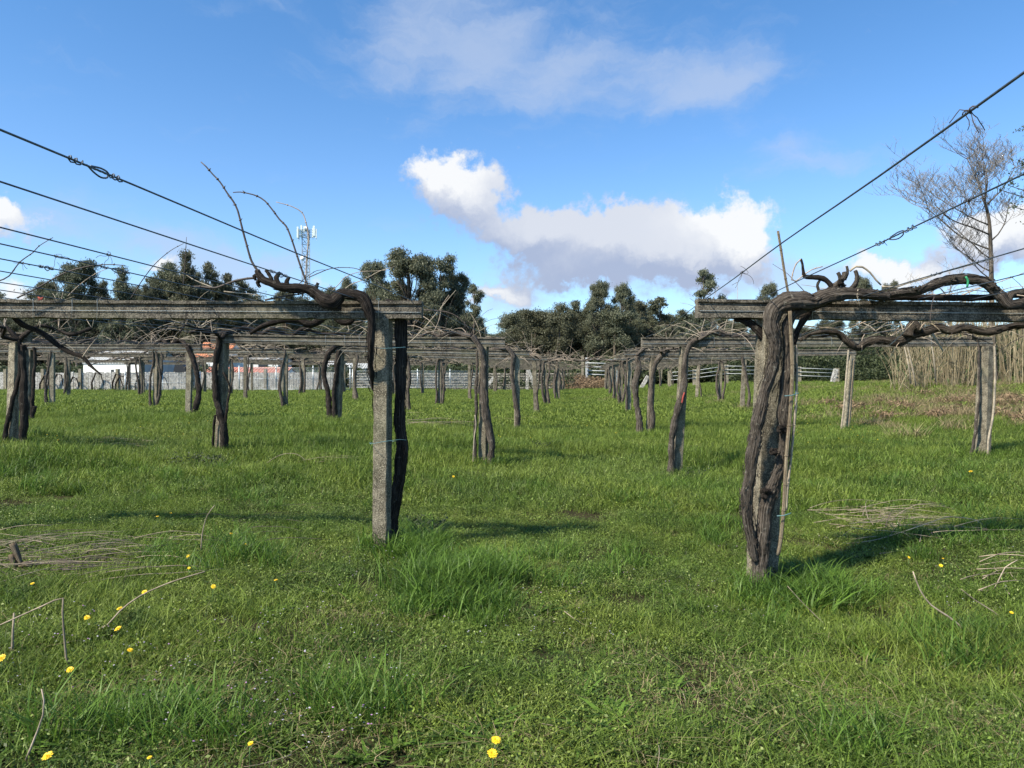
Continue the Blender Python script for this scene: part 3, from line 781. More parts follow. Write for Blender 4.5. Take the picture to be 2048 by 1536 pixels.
node_cane(v, [(625,592),(612,562),(602,535),(592,505),(582,475),(572,452),(560,440),(545,420),(530,402),(514,392),(497,387),(480,384),(466,385)], Yc, .0095, M_CANED, 'long dark cane bowing left at its tip', seed=3)
node_cane(v, [(603,600),(611,560),(613,520),(617,478),(612,445),(604,425),(588,415),(575,410),(552,404)], Yc+.1, .0068, M_CANE, 'thin pale cane bowing left beside the tower', seed=5)
node_cane(v, [(617,555),(640,545),(662,537),(690,535),(715,538),(740,552),(765,572),(785,590)], Yc+.3, .0045, M_CANED, seed=6)
node_cane(v, [(594,572),(612,555),(634,541),(652,540)], Yc+.1, .004, M_CANED, seed=7)
node_cane(v, [(660,586),(678,568),(691,554),(718,544),(750,542),(775,540)], Yc+.2, .004, M_CANE, seed=8)
node_cane(v, [(682,586),(700,570),(730,558),(760,542),(780,536),(792,532)], Yc+.2, .0045, M_CANEG, seed=9)
node_cane(v, [(512,556),(495,557),(470,562),(448,570),(428,576),(400,573),(382,574)], Yc+.05, .011, M_CANED, seed=10, taper=.3)
node_cane(v, [(428,576),(405,567),(385,558),(370,548)], Yc+.05, .006, M_CANEG, seed=11)
node_cane(v, [(366,572),(369,540),(371,510),(373,474)], Yc, .0045, M_CANED, seed=12)
node_cane(v, [(448,583),(475,586),(500,588),(520,592)], Yc+.1, .006, M_CANEG, seed=13)
node_cane(v, [(34,596),(80,573),(125,548),(158,537),(187,531),(219,529),(250,531)], Y-.1, .0075, M_CANED, seed=14)
node_cane(v, [(0,561),(18,552),(40,524),(66,505),(78,492),(106,475)], Y-.4, .006, M_CANED, seed=15)
node_cane(v, [(136,592),(160,569),(190,548),(218,536)], Y, .0045, M_CANE, seed=16)
node_cane(v, [(262,596),(285,560),(310,528),(340,502),(367,487)], Y, .005, M_CANED, seed=17)
node_cane(v, [(530,600),(560,594),(585,590),(605,588)], Yc+.1, .009, M_CANED, seed=18)
m = MB()
tube(m, wp([(24,630),(45,650),(78,663),(100,677),(120,693),(145,707),(165,714),(180,732),(204,749)], Y, .15), [.026,.026,.024,.022,.02,.018,.016,.012,.005], 12, .03, .12, 5, .004, 5)
part(m, 'hanging_branch', M_BARKD, v)
node_cane(v, [(170,716),(195,705),(225,699),(255,697),(310,695)], Y+.15, .005, M_CANED, seed=19)
node_cane(v, [(176,732),(205,722),(238,716),(255,713)], Y+.15, .005, M_CANED, seed=20)
node_cane(v, [(165,714),(182,690),(200,668),(228,630),(240,605)], Y+.1, .0055, M_CANE, seed=21)
node_cane(v, [(118,690),(130,688),(140,678)], Y+.15, .006, M_CANED, seed=22)
node_cane(v, [(425,665),(422,640),(432,615)], Y+2, .006, M_CANE, seed=23)
node_cane(v, [(813,690),(840,665),(870,630),(895,600),(912,580)], Y+2, .006, M_CANEG, seed=24)
node_cane(v, [(866,668),(878,640),(884,612),(898,590)], Y+2, .005, M_CANE, seed=25)
node_cane(v, [(845,632),(860,642),(872,655),(892,668)], Y+2, .006, M_CANE, seed=26)
node_cane(v, [(848,620),(880,622),(905,628),(925,642),(940,660)], Y+2, .008, M_CANED, seed=27)
# arm just behind the first left beam
m = MB()
tube(m, wp([(500,668),(520,655),(545,645),(572,641),(600,642),(622,650),(640,640),(655,628)], Y, .9), [.02,.024,.028,.024,.024,.036,.04,.03], 14, .03, .25, 7, .006, 31)
tube(m, wp([(655,630),(690,628),(705,640),(685,645),(668,632)], Y, .5), [.02,.028,.034,.03,.02], 12, .03, .25, 6, .005, 33)
part(m, 'arm', M_BARKD, v)
# grass / twine ties on the post
m = MB(); tube(m, [P(744,695,Y-.12), P(768,697,Y-.13), P(803,695,Y-.10), P(806,694,Y+.1), P(745,693,Y+.12), P(744,695,Y-.12)], .003, 5, .1, cap=False)
tube(m, [P(743,888,Y-.12), P(768,883,Y-.13), P(800,879,Y-.06), P(812,880,Y+.1), P(812,882,Y+.2), P(745,885,Y+.2), P(743,888,Y-.12)], .0026, 5, .1, cap=False)
o = m.obj('tie_wire', M_BLUE, loc=tuple(P(744,695,Y))); tag(o, 'thin blue green ties round the front left post and its vine', 'tie wire')
m = MB()
for q in range(5):
    R = random.Random(q); a0 = P(82, 597, 6.6); tube(m, [a0+Vector((R.uniform(-.03,.03), 0, R.uniform(-.02,.02))) for _ in range(4)], .003, 5, .02)
o = m.obj('twine', M_RED, loc=tuple(P(82,597,6.6))); tag(o, 'scrap of red twine on the front left beam', 'twine')

# ---- near right vine
Y = 6.3
v = empty('grapevine', (XP(1520,Y), Y, -.26), 'massive twisted old vine wrapped round the front right post', 'vine', 'old grapevines trained on the trellis')
m = MB()
p_ = tube(m, wp([(1512,1120),(1504,1085),(1496,1045),(1493,1000),(1501,945),(1507,890),(1516,840),(1526,800),(1539,755),(1548,715),(1549,680),(1543,645),(1551,618),(1572,604),(1600,601),(1625,603),(1648,594),(1672,588),(1700,586),(1740,590),(1775,594)], Y, -.07),
     [.034,.040,.042,.043,.043,.046,.050,.050,.049,.050,.054,.060,.068,.074,.066,.060,.064,.066,.054,.046,.038], 32, .014, .12, 12, .004, 41)
shreds(m, p_, .058, 260, 5)
part(m, 'trunk', M_BARK, v)
m = MB()
p_ = tube(m, wp([(1518,1180),(1521,1130),(1526,1080),(1529,1030),(1539,992),(1556,950),(1567,905),(1569,860),(1566,825),(1571,780),(1576,735),(1576,690),(1574,655),(1590,628),(1625,612),(1660,600)], Y, -.03),
     [.074,.072,.068,.064,.056,.044,.040,.042,.042,.046,.048,.046,.044,.038,.034,.03], 32, .014, .12, 10, .003, 43)
shreds(m, p_, .056, 160, 6)
part(m, 'second_trunk', M_BARK, v)
for (x, y, r) in ((1530,985,.055),(1545,903,.042),(1562,857,.046),(1508,1082,.03),(1680,566,.04)):
    m = MB(); c = P(x, y, Y-.07); R = random.Random(int(x))
    for q in range(9):
        d = Vector((R.uniform(-1,1), R.uniform(-1,-.2), R.uniform(-.8,.8))).normalized()
        tube(m, [c, c+d*r*.6, c+d*r*1.15], [r*.55, r*.42, r*.16], 8, .012, .3, 4, .002, q)
    part(m, 'knot', M_BARKD, v)
m = MB()
for lst, r in [([(1655,585),(1676,568),(1688,552),(1690,544)],.036),([(1682,566),(1680,552),(1676,545)],.022),([(1690,560),(1696,545),(1694,532)],.012),([(1700,580),(1712,566),(1714,552),(1710,541)],.022),([(1640,588),(1634,570),(1642,556)],.012),([(1664,592),(1650,600),(1640,610)],.02),
               ([(1690,585),(1688,574),(1692,570)],.008)]:
    tube(m, wp(lst, Y, -.04), [r*(1-.12*i) for i in range(len(lst))], 12, .015, .2, 5, .003, int(lst[0][0]+lst[-1][1]))
part(m, 'spur', M_BARK, v)
m = MB()
tube(m, wp([(1664,574),(1652,560),(1640,555),(1625,554),(1610,553),(1608,543),(1606,528),(1602,518)], Y, -.05), [.022,.02,.018,.018,.018,.012,.01,.009], 10, .02, .12, 4, .003, 47)
part(m, 'arm', M_BARKD, v)
node_cane(v, [(1602,518),(1592,528),(1585,548),(1583,560),(1592,562),(1605,552),(1622,540),(1645,533)], Y-.05, .006, M_CANE, 'reddish cane looped back on itself', seed=51, taper=.3)
node_cane(v, [(1700,542),(1712,533),(1725,534),(1740,545),(1752,560),(1762,570)], Y-.05, .009, M_CANEG, 'pale arched cane', seed=52, taper=.2, nodes=False)
node_cane(v, [(1764,573),(1790,574),(1815,566),(1845,558),(1880,546),(1920,535),(1960,524)], Y-.05, .008, M_CANEG, seed=53, taper=.3, nodes=False)
node_cane(v, [(1666,590),(1672,594),(1676,600)], Y-.12, .006, M_CANE, seed=54)
node_cane(v, [(1716,578),(1714,592),(1718,604),(1720,615)], Y-.12, .004, M_CANEG, seed=55)
node_cane(v, [(1714,600),(1706,604)], Y-.12, .003, M_CANEG, seed=56)
m = MB()
tube(m, wp([(1740,592),(1770,597),(1800,595),(1850,595),(1900,596),(1960,595),(2060,590),(2160,588)], Y, .1), [.03,.028,.026,.026,.025,.025,.025,.022], 12, .03, .05, 4, .003, 61)
part(m, 'arm', M_BARKD, v)
m = MB()
p_ = tube(m, wp([(1760,592),(1800,586),(1835,583),(1852,576),(1875,566),(1905,559),(1940,559),(1968,564),(1985,578),(2002,594),(2014,608),(2035,608),(2055,603),(2100,598),(2200,600)], Y, -.02),
     [.03,.034,.030,.034,.036,.036,.036,.038,.042,.048,.05,.042,.04,.036,.03], 20, .02, .1, 9, .004, 62)
shreds(m, p_, .040, 150, 15)
tube(m, wp([(2014,606),(2020,592),(2030,586),(2060,585)], Y, -.02), [.04,.035,.03,.025], 14, .02, .15, 7, .003, 63)
part(m, 'arm', M_BARK, v)
m = MB()
tube(m, wp([(1470,636),(1490,641),(1508,652),(1524,668),(1538,690)], Y, .2), [.028,.032,.034,.034,.03], 14, .02, .2, 7, .004, 64)
tube(m, wp([(1622,612),(1608,635),(1596,660),(1588,690)], Y, .1), [.03,.03,.026,.02], 12, .02, .12, 6, .004, 65)
part(m, 'arm', M_BARKD, v)
m = MB()
p_ = tube(m, wp([(1600,680),(1625,667),(1650,664),(1680,668),(1695,682),(1716,694),(1735,684),(1760,680),(1782,684),(1800,682),(1822,668),(1850,664),(1880,656),(1900,662),(1925,655),(1950,660),(1975,664),(2000,660),(2040,650),(2100,645)], Y, .55),
     [.015,.018,.022,.026,.030,.036,.032,.030,.032,.048,.044,.036,.034,.036,.036,.040,.036,.036,.034,.03], 18, .02, .13, 8, .005, 66)
shreds(m, p_, .038, 120, 16)
tube(m, wp([(1815,672),(1822,655),(1832,650),(1838,664)], Y, .5), [.05,.05,.04,.03], 14, .02, .25, 6, .003, 67)
part(m, 'arm', M_BARK, v)
for j, lst in enumerate([[(1600,672),(1620,665),(1650,655),(1680,660),(1700,668),(1712,690)],[(1600,650),(1640,655),(1690,658),(1740,640),(1760,646)],[(1865,668),(1875,685),(1886,702)],[(1780,690),(1800,672),(1830,640)],[(1840,660),(1850,645),(1870,652),(1885,668)],[(1800,598),(1850,590),(1900,588),(1960,575)],[(1900,600),(1950,580),(2010,560),(2048,545)]]):
    node_cane(v, lst, Y+.4, .006 if j != 2 else .013, M_CANEG if j in (2,3) else M_CANE, seed=70+j)
m = MB(); tube(m, wp([(1931,553),(1936,562),(1934,575)], Y-.06), [.009,.010,.008], 8, .02); part(m, 'green_tape', M_GREENT, v)
R = random.Random(44)
for q in range(26):
    px = R.uniform(1600, 2060); mc = MB(); up_ = R.random() < .6
    p = P(px, 590 if up_ else 668, Y+R.uniform(-.1,.3)+(0 if up_ else .5))
    cane_curve(mc, p, Vector((R.uniform(-1,1), R.uniform(-.6,.6), R.uniform(-.2,.55))), R.uniform(.15,.6), .0042, R, R.uniform(.2,1.2), side=5)
    part(mc, 'twig', R.choice([M_CANE, M_CANED, M_CANEG]), v)
for (x, y, r) in ((1745,586,.032),(1835,580,.028),(1905,560,.028),(1985,576,.034),(1620,600,.04)):
    m = MB(); c = P(x, y, Y-.05)
    for q in range(6):
        d = Vector((R.uniform(-1,1), R.uniform(-1,.2), R.uniform(-.3,1))).normalized(); tube(m, [c, c+d*r*.8, c+d*r*1.5], [r*.6, r*.42, r*.2], 8, .012, .3, 4, .002, q)
    part(m, 'knot', M_BARK, v)
# bamboo stakes
def stake(lst, Y, r, mat, label, base_dark=False):
    pts = pxpts(lst, Y); m = MB(); p = tube(m, pts, r, 10, .04, rough=.04, seed=int(lst[0][0]))
    s = 0; nx = .2
    for a, b in zip(p[:-1], p[1:]):
        s += (b-a).length
        if s > nx: nx = s+.22; d = (b-a).normalized(); tube(m, [a-d*.006, a, a+d*.006], [r, r*1.28, r], 10, .5)
    o = m.obj('bamboo_stake', mat, loc=tuple(pts[0])); tag(o, label, 'stake', 'cane stakes tied to the vines'); return o
stake([(1556,462),(1562,500),(1569,545),(1577,590)], Y+.1, .011, M_BAMB, 'weathered cane stake tip rising above the front right beam')
stake([(1580,622),(1583,680),(1585,740),(1581,820),(1574,900),(1571,950),(1568,1010),(1562,1075),(1556,1110)], Y-.12, .016, M_BAMB, 'tall split cane stake tied in front of massive vine')
stake([(1592,690),(1593,780),(1588,850),(1581,920),(1574,985),(1572,1020)], Y-.02, .012, M_CANEG, 'pale thin stake right of the massive vine')
stake([(1989,690),(1990,760),(1986,830),(1977,880),(1975,935)], 12.6, .018, M_CANEG, 'pale stake wired along the tapering far right post')
stake([(1697,700),(1692,760),(1688,810),(1681,868)], 18.3, .022, M_CANEG, 'split pale stake left on the lone thin post at right')
stake([(1708,720),(1703,780),(1697,860)], 18.3, .016, M_BAMB, 'darker stake right on the lone thin post')
stake([(946,925),(948,880),(952,850),(950,830)], 12.6, .009, M_CANEG, 'thin pale stick leaning by the second left post')
m = MB()
for (x, y) in ((1583,790),(1568,1030)):
    tube(m, [P(x-14,y+2,Y-.16), P(x,y+1,Y-.165), P(x+12,y-3,Y-.15), P(x+14,y-4,Y)], .004, 6, .05)
tube(m, [P(1592,782,Y-.14), P(1590,800,Y-.15), P(1596,815,Y-.15)], .002, 5, .05)
o = m.obj('twine_tie', M_BLUE, loc=tuple(P(1583,790,Y))); tag(o, 'pale blue twine ties round the stakes by the massive vine', 'twine')
m = MB(); tube(m, wp([(1369,785),(1366,795),(1364,806)], 12.55), [.012,.016,.012], 8, .02); o = m.obj('red_rag', M_RED, loc=tuple(P(1366,795,12.55))); tag(o, 'red tie wrapped on the vine at the second right post', 'tie')

# ------------------------------------------------------------------ fast meshes
def np_mesh(name, V, faces_q, faces_t, tint, mat, smooth=False, link=True):
    me = bpy.data.meshes.new(name)
    V = np.asarray(V, dtype=np.float32); nq = len(faces_q); nt = len(faces_t)
    me.vertices.add(len(V)); me.vertices.foreach_set('co', V.ravel())
    loops = np.concatenate([np.asarray(faces_q, dtype=np.int32).ravel(), np.asarray(faces_t, dtype=np.int32).ravel()]) if nt else np.asarray(faces_q, dtype=np.int32).ravel()
    if not nq: loops = np.asarray(faces_t, dtype=np.int32).ravel()
    me.loops.add(len(loops)); me.loops.foreach_set('vertex_index', loops.astype(np.int32))
    me.polygons.add(nq+nt)
    ls = np.concatenate([np.arange(nq)*4, nq*4+np.arange(nt)*3]).astype(np.int32)
    me.polygons.foreach_set('loop_start', ls)
    at = me.attributes.new('tint', 'FLOAT', 'POINT'); at.data.foreach_set('value', np.asarray(tint, dtype=np.float32))
    me.materials.append(mat); me.update(calc_edges=True); me.validate()
    if smooth: me.shade_smooth()
    return me
def blades(n, R, h0, h1, w0, w1, lean, seed, curve=1.0, centre=False, fan=0.0, droop=0.0):
    """returns V, Q, T, tint of n grass blades"""
    r = np.random.RandomState(seed)
    a = r.rand(n)*2*PI; rad = R*np.sqrt(r.rand(n))*(1 if not centre else .35)
    bx = rad*np.cos(a); by = rad*np.sin(a)
    h = h0+(h1-h0)*r.rand(n)**1.3; w = w0+(w1-w0)*r.rand(n)
    la = r.rand(n)*2*PI
    if fan: la = a+r.randn(n)*.5
    le = lean*(.25+r.rand(n))*h
    dx = np.cos(la); dy = np.sin(la)
    fa = la+PI/2+r.randn(n)*.5; wx = np.cos(fa)*w/2; wy = np.sin(fa)*w/2
    V = np.zeros((n, 7, 3)); 
    for li, (t, ws) in enumerate(((0, .8), (.4, 1.0), (.75, .7))):
        ox = dx*le*t**(1+curve); oy = dy*le*t**(1+curve); oz = h*(t-droop*t*t*.5)
        V[:, li*2, :] = np.stack([bx+ox-wx*ws, by+oy-wy*ws, oz], 1)
        V[:, li*2+1, :] = np.stack([bx+ox+wx*ws, by+oy+wy*ws, oz], 1)
    V[:, 6, :] = np.stack([bx+dx*le, by+dy*le, h*(1-droop*.5)], 1)
    V[:, :2, 2] = -.03
    b = np.arange(n)[:, None]*7
    Q = np.concatenate([b+np.array([[0,1,3,2]]), b+np.array([[2,3,5,4]])]); T = b+np.array([[4,5,6]])
    tint = np.repeat(np.clip(r.rand(n)**1.2, 0, 1), 7)
    return V.reshape(-1,3), Q, T, tint
def leaves(n, R, z0, z1, s0, s1, seed, flat=.6):
    r = np.random.RandomState(seed)
    a = r.rand(n)*2*PI; rad = R*np.sqrt(r.rand(n))
    # clumpy
    nc = max(6, n//14); cx = (r.rand(nc)*2-1)*R; cy = (r.rand(nc)*2-1)*R; ch = r.rand(nc)
    ci = r.randint(0, nc, n); sp = .025+.03*r.rand(n)
    bx = cx[ci]+r.randn(n)*sp; by = cy[ci]+r.randn(n)*sp; bz = z0+(z1-z0)*ch[ci]*r.rand(n)
    s = s0+(s1-s0)*r.rand(n)
    nrm = np.stack([r.randn(n)*(1-flat), r.randn(n)*(1-flat), np.abs(r.randn(n))*.5+flat], 1); nrm /= np.linalg.norm(nrm, axis=1)[:, None]
    t = r.randn(n, 3); u = np.cross(nrm, t); u /= np.linalg.norm(u, axis=1)[:, None]; v = np.cross(nrm, u)
    c = np.stack([bx, by, bz], 1); S = s[:, None]
    V = np.stack([c-u*S, c-v*S*.55+nrm*S*.15, c+u*S, c+v*S*.55+nrm*S*.15], 1).reshape(-1,3)
    Q = np.arange(n*4).reshape(-1,4); tint = np.repeat(r.rand(n), 4)
    return V, Q, np.zeros((0,3), int), tint
def cat(*parts):
    V = []; Q = []; T = []; t = []; b = 0
    for (v, q, tr, ti) in parts:
        V.append(v); Q.append(q+b); T.append(tr+b); t.append(ti); b += len(v)
    return np.concatenate(V), np.concatenate(Q), np.concatenate(T), np.concatenate(t)
def hid(name, me):
    o = bpy.data.objects.new(name, me); return o
def src_collection(name, meshes):
    c = bpy.data.collections.new(name)
    for i, me in enumerate(meshes):
        c.objects.link(bpy.data.objects.new('%s_%02d' % (name, i), me))
    return c
def scatter(name, pts, rots, scl, idx, coll, kind='stuff'):
    me = bpy.data.meshes.new(name); n = len(pts)
    me.vertices.add(n); me.vertices.foreach_set('co', np.asarray(pts, dtype=np.float32).ravel())
    a = me.attributes.new('rot', 'FLOAT_VECTOR', 'POINT'); a.data.foreach_set('vector', np.asarray(rots, dtype=np.float32).ravel())
    a = me.attributes.new('scl', 'FLOAT_VECTOR', 'POINT'); a.data.foreach_set('vector', np.asarray(scl, dtype=np.float32).ravel())
    a = me.attributes.new('idx', 'INT', 'POINT'); a.data.foreach_set('value', np.asarray(idx, dtype=np.int32))
    o = bpy.data.objects.new(name, me); C.objects.link(o); o['kind'] = kind
    g = bpy.data.node_groups.new(name+'_nodes', 'GeometryNodeTree')
    g.interface.new_socket('Geometry', in_out='INPUT', socket_type='NodeSocketGeometry'); g.interface.new_socket('Geometry', in_out='OUTPUT', socket_type='NodeSocketGeometry')
    gi = g.nodes.new('NodeGroupInput'); go = g.nodes.new('NodeGroupOutput'); ip = g.nodes.new('GeometryNodeInstanceOnPoints'); ci = g.nodes.new('GeometryNodeCollectionInfo')
    ci.inputs[0].default_value = coll; ci.inputs['Separate Children'].default_value = True; ci.inputs['Reset Children'].default_value = True
    mp = g.nodes.new('GeometryNodeMeshToPoints')
    g.links.new(gi.outputs[0], mp.inputs[0]); g.links.new(mp.outputs[0], ip.inputs['Points'])
    g.links.new(ci.outputs[0], ip.inputs['Instance']); ip.inputs['Pick Instance'].default_value = True
    for nm, ty, sk in (('rot','FLOAT_VECTOR','Rotation'),('scl','FLOAT_VECTOR','Scale'),('idx','INT','Instance Index')):
        na = g.nodes.new('GeometryNodeInputNamedAttribute'); na.data_type = ty; na.inputs[0].default_value = nm; g.links.new(na.outputs[0], ip.inputs[sk])
    g.links.new(ip.outputs[0], go.inputs[0])
    md = o.modifiers.new('scatter', 'NODES'); md.node_group = g
    return o
def M(name, data, mat): return np_mesh(name, data[0], data[1], data[2], data[3], mat)
# ---- grass source clumps
def grid_pts(y0, y1, cell, seed, margin=1.2, k=.74):
    r = np.random.RandomState(seed); out = []
    for y in np.arange(y0, y1, cell):
        hw = k*y+margin; xs = np.arange(-hw, hw, cell)
        out.append(np.stack([xs+(r.rand(len(xs))-.5)*cell*1.3, y+(r.rand(len(xs))-.5)*cell*1.3], 1))
    return np.concatenate(out)
def put(name, xy, coll, nidx, seed, s0=.8, s1=1.25, idx=None, zs=None, label=None, zoff=0):
    r = np.random.RandomState(seed); z = G(xy[:,0], xy[:,1])+zoff
    n = len(xy); s = s0+(s1-s0)*r.rand(n)
    sz = s*(zs if zs is not None else 1)
    return scatter(name, np.stack([xy[:,0], xy[:,1], z], 1), np.stack([(r.rand(n)-.5)*.2, (r.rand(n)-.5)*.2, r.rand(n)*6.28], 1), np.stack([s, s, sz], 1), r.randint(0, nidx, n) if idx is None else idx, coll)
def lushness(xy): return vnoise(xy[:,0]*.45+20, xy[:,1]*.45+20)*.65+vnoise(xy[:,0]*1.4+70, xy[:,1]*1.4+20)*.35
near_g = src_collection('near_grass', [M('near_grass_%d' % i, cat(blades(190, .19, .03, .11, .0022, .005, 1.3, 10+i, 1.0, False, 0, .3), leaves(90, .18, .01, .05, .004, .009, 130+i, .3)), M_GRASS) for i in range(4)])
near_w = src_collection('near_weed', [M('near_weed_%d' % i, cat(leaves(330, .17, .008, .085, .0035, .0095, 30+i, .25), blades(90, .17, .03, .10, .002, .0045, 1.5, 90+i, 1.0, False, 0, .5)), M_WEED) for i in range(4)])
xy = grid_pts(1.9, 9.5, .155, 1); lu = lushness(xy); r = np.random.RandomState(3); q = lu+r.randn(len(xy))*.12
bare = vnoise(xy[:,0]*1.1+13, xy[:,1]*1.1+77)*.6+vnoise(xy[:,0]*3.1+3, xy[:,1]*3.1+7)*.4
keep = (bare < .62) | (r.rand(len(xy)) < .25); xy = xy[keep]; lu = lu[keep]; q = q[keep]
gmask = q > .56
hgt = .7+.8*np.clip((lu-.45)*3, 0, 1)
put('grass', xy[gmask], near_g, 4, 5, .85, 1.3, zs=hgt[gmask])
put('ground_weeds', np.concatenate([xy[~gmask], xy[gmask][::2]]), near_w, 4, 6, .8, 1.3)
mid_g = src_collection('mid_grass', [M('mid_grass_%d' % i, cat(blades(240, .30, .05, .17, .005, .009, .8, 40+i), leaves(120, .28, .06, .17, .006, .012, 150+i, .2)), M_GRASS) for i in range(4)])
mid_w = src_collection('mid_weed', [M('mid_weed_%d' % i, cat(leaves(330, .28, .02, .13, .006, .014, 50+i, .25), blades(150, .28, .05, .16, .004, .007, .8, 70+i)), M_WEED) for i in range(4)])
xy = grid_pts(9.3, 21, .27, 2, 1.6); lu = lushness(xy); q = lu+np.random.RandomState(4).randn(len(xy))*.12; gm = q > .45; hg = .7+.9*np.clip((lu-.45)*3, 0, 1)
put('grass', xy[gm], mid_g, 4, 7, .85, 1.3, zs=hg[gm]); put('ground_weeds', np.concatenate([xy[~gm], xy[gm][::3]]), mid_w, 4, 8, .8, 1.3)
far_g = src_collection('far_grass', [M('far_grass_%d' % i, cat(blades(260, .75, .06, .19, .012, .024, .8, 60+i), leaves(240, .7, .08, .22, .012, .024, 160+i, .2)), M_GRASS) for i in range(4)])
xy = grid_pts(20.5, 78, .62, 3, 3)
put('grass', xy, far_g, 4, 9, .85, 1.25)
# dry grass on the right bank
dry = src_collection('dry_clump', [M('dry_clump_%d' % i, blades(160, .35, .12, .34, .006, .012, 1.1, 80+i), M_DRY) for i in range(3)])
r = np.random.RandomState(21); pts = []
for (cx_, cy_, sx, sy, n) in ((13.5,19,1.6,1.6,60),(12.5,21,1.2,1.5,60),(15.5,24,2,2,90),(13,17,2.5,2,40),(16,22,3,2.5,90),(11.5,24,2.5,3,70),(22,32,5,5,90),(14,34,5,6,90),(9.5,20,1.2,1.5,14),(17,19,2,2,40),(8.5,10.5,1,1,7),(1.3,60,1.5,2,30)):
    pts.append(np.stack([cx_+r.randn(n)*sx, cy_+r.randn(n)*sy], 1))
xyd = np.concatenate(pts); put('dry_grass', xyd, dry, 3, 22, .6, 1.2)
# tall lush tufts
tuft = src_collection('tuft', [M('tuft_%d' % i, blades(80, .16, .09, .30, .0045, .009, .9, 100+i, 1.2, False, 0, .35), M_TUFT) for i in range(4)])
def Yat(px, py, lift=0.0):
    Yv = (CH)*F/(py-HY)
    for _ in range(30):
        g = g1(XP(px, Yv), Yv)+lift; Yv = .5*Yv+.5*max(1.0, (CH-g)*F/(py-HY))
    return Yv
def gp(px, py, lift=0.0):
    Yv = Yat(px, py, lift); return XP(px, Yv), Yv
tp = []; R = random.Random(1)
r = np.random.RandomState(31)
for (px, py, n, s) in ((890,1180,70,90),(850,1120,24,40),(940,1150,30,50),(830,1110,12,45),(960,1230,16,60),(1600,1190,22,60),(1680,1200,18,60),(1560,1240,8,40),(1500,1225,8,40),(1230,1130,10,60),(1400,1000,16,60),(1420,1080,12,60),(1900,1060,24,120),(1000,1160,14,60),(330,960,10,60),(60,950,14,70),(330,1130,8,40),(500,1130,12,70),(1640,930,24,120),(1800,960,22,110),(1950,960,10,60),(700,1420,10,80),(200,1480,10,80),(420,1460,12,80),(1680,1500,10,80),(1950,1300,12,80),(1280,1000,12,60),(1100,1110,10,60),(640,850,10,40),(720,840,8,30),(1000,905,6,30)):
    for _ in range(n):
        x, y = gp(px+r.randn()*s*.6, min(1530, max(800, py+r.randn()*s*.28))); tp.append((x, y)) if R.random() < .72 or s > 100 else None
for (px, py) in ((790,1085),(805,1080),(820,1085),(770,1092),(752,1090),(1545,1165),(1560,1150),(1575,1140),(1590,1150),(1500,1170),(1530,1178)):
    tp.append(gp(px, py))
for _ in range(240):
    yy = R.uniform(8.5, 22); tp.append((R.uniform(-.72, .72)*yy, yy))
for (bl_, k_), (Yf, a_, b_, _, _, pp_) in FR.items():
    if k_ <= 4:
        for q_ in pp_:
            for _ in range(5): tp.append((q_[1]+R.uniform(-.3,.3), Yf+R.uniform(-.35,.1)))
xyt = np.array(tp); put('tall_grass', xyt, tuft, 4, 32, .55, 1.15)
broad = src_collection('broad_tuft', [M('broad_tuft_%d' % i, blades(46, .16, .16, .34, .010, .016, 1.2, 110+i, 1.3, False, 1, .5), M_TUFT) for i in range(3)])
bp = [gp(px, py) for px, py in ((1575,1165),(1600,1180),(1630,1165),(1650,1210),(1680,1200),(1560,1200),(1700,1225),(1620,1235),(800,1095),(780,1120),(850,1100))]
put('broad_grass', np.array(bp), broad, 3, 33, .7, 1.1)
ros = src_collection('rosette', [M('rosette_%d' % i, blades(16, .02, .03, .07, .012, .020, 2.6, 170+i, .6, True, 1, .9), M_TUFT) for i in range(3)])
r = np.random.RandomState(51); rp = np.array([gp(r.uniform(-40, 2090), 1000+530*r.rand()**.8) for _ in range(420)]); put('leaf_rosettes', rp, ros, 3, 52, .7, 1.5)
strw = src_collection('straw', [M('straw_%d' % i, blades(26, .16, .015, .05, .0022, .004, 4.5, 180+i, .5, False, 0, .9), M_DRY) for i in range(3)])
rp = np.array([gp(r.uniform(-40, 2090), 880+650*r.rand()) for _ in range(420)]); ok_ = vnoise(rp[:,0]*.9+31, rp[:,1]*.9+5) > .45; put('straw_litter', rp[ok_], strw, 3, 53, .7, 1.4, zoff=.03)
# little flowers
fl = MB(); fp = MB(); R = random.Random(77)
def petal_dot(m, x, y, z, s):
    a = R.uniform(0, 6.28); k = 5
    v = [(x+math.cos(a+2*PI*i/k)*s, y+math.sin(a+2*PI*i/k)*s, z+R.uniform(-.3,.3)*s) for i in range(k)]
    m.add(v+[(x, y, z+s*.5)], [(i, (i+1)%k, k) for i in range(k)])
for i in range(560):
    cx_, cy_ = gp(R.uniform(0, 2048), R.uniform(1080, 1536)); 
    if vnoise(np.array([cx_*1.1+5]), np.array([cy_*1.1+8]))[0] < .5: continue
    for _ in range(R.randint(1, 3)): 
        x = cx_+R.gauss(0,.03); y = cy_+R.gauss(0,.03); petal_dot(fl if R.random() < .72 else fp, x, y, g1(x,y)+R.uniform(.05,.11), R.uniform(.003,.0062))
tag(fl.obj('pale_weed_flowers', M_FLW, smooth=False), kind='stuff'); tag(fp.obj('purple_weed_flowers', M_PURP, smooth=False), kind='stuff')
fy = MB()
for i in range(420):
    x, y = gp(R.uniform(0, 1500) if R.random() < .8 else R.uniform(1580,1760), R.uniform(805, 900)); petal_dot(fy, x, y, g1(x,y)+R.uniform(.1,.2), R.uniform(.006,.011))
tag(fy.obj('tiny_yellow_flowers', M_YEL, smooth=False), kind='stuff')
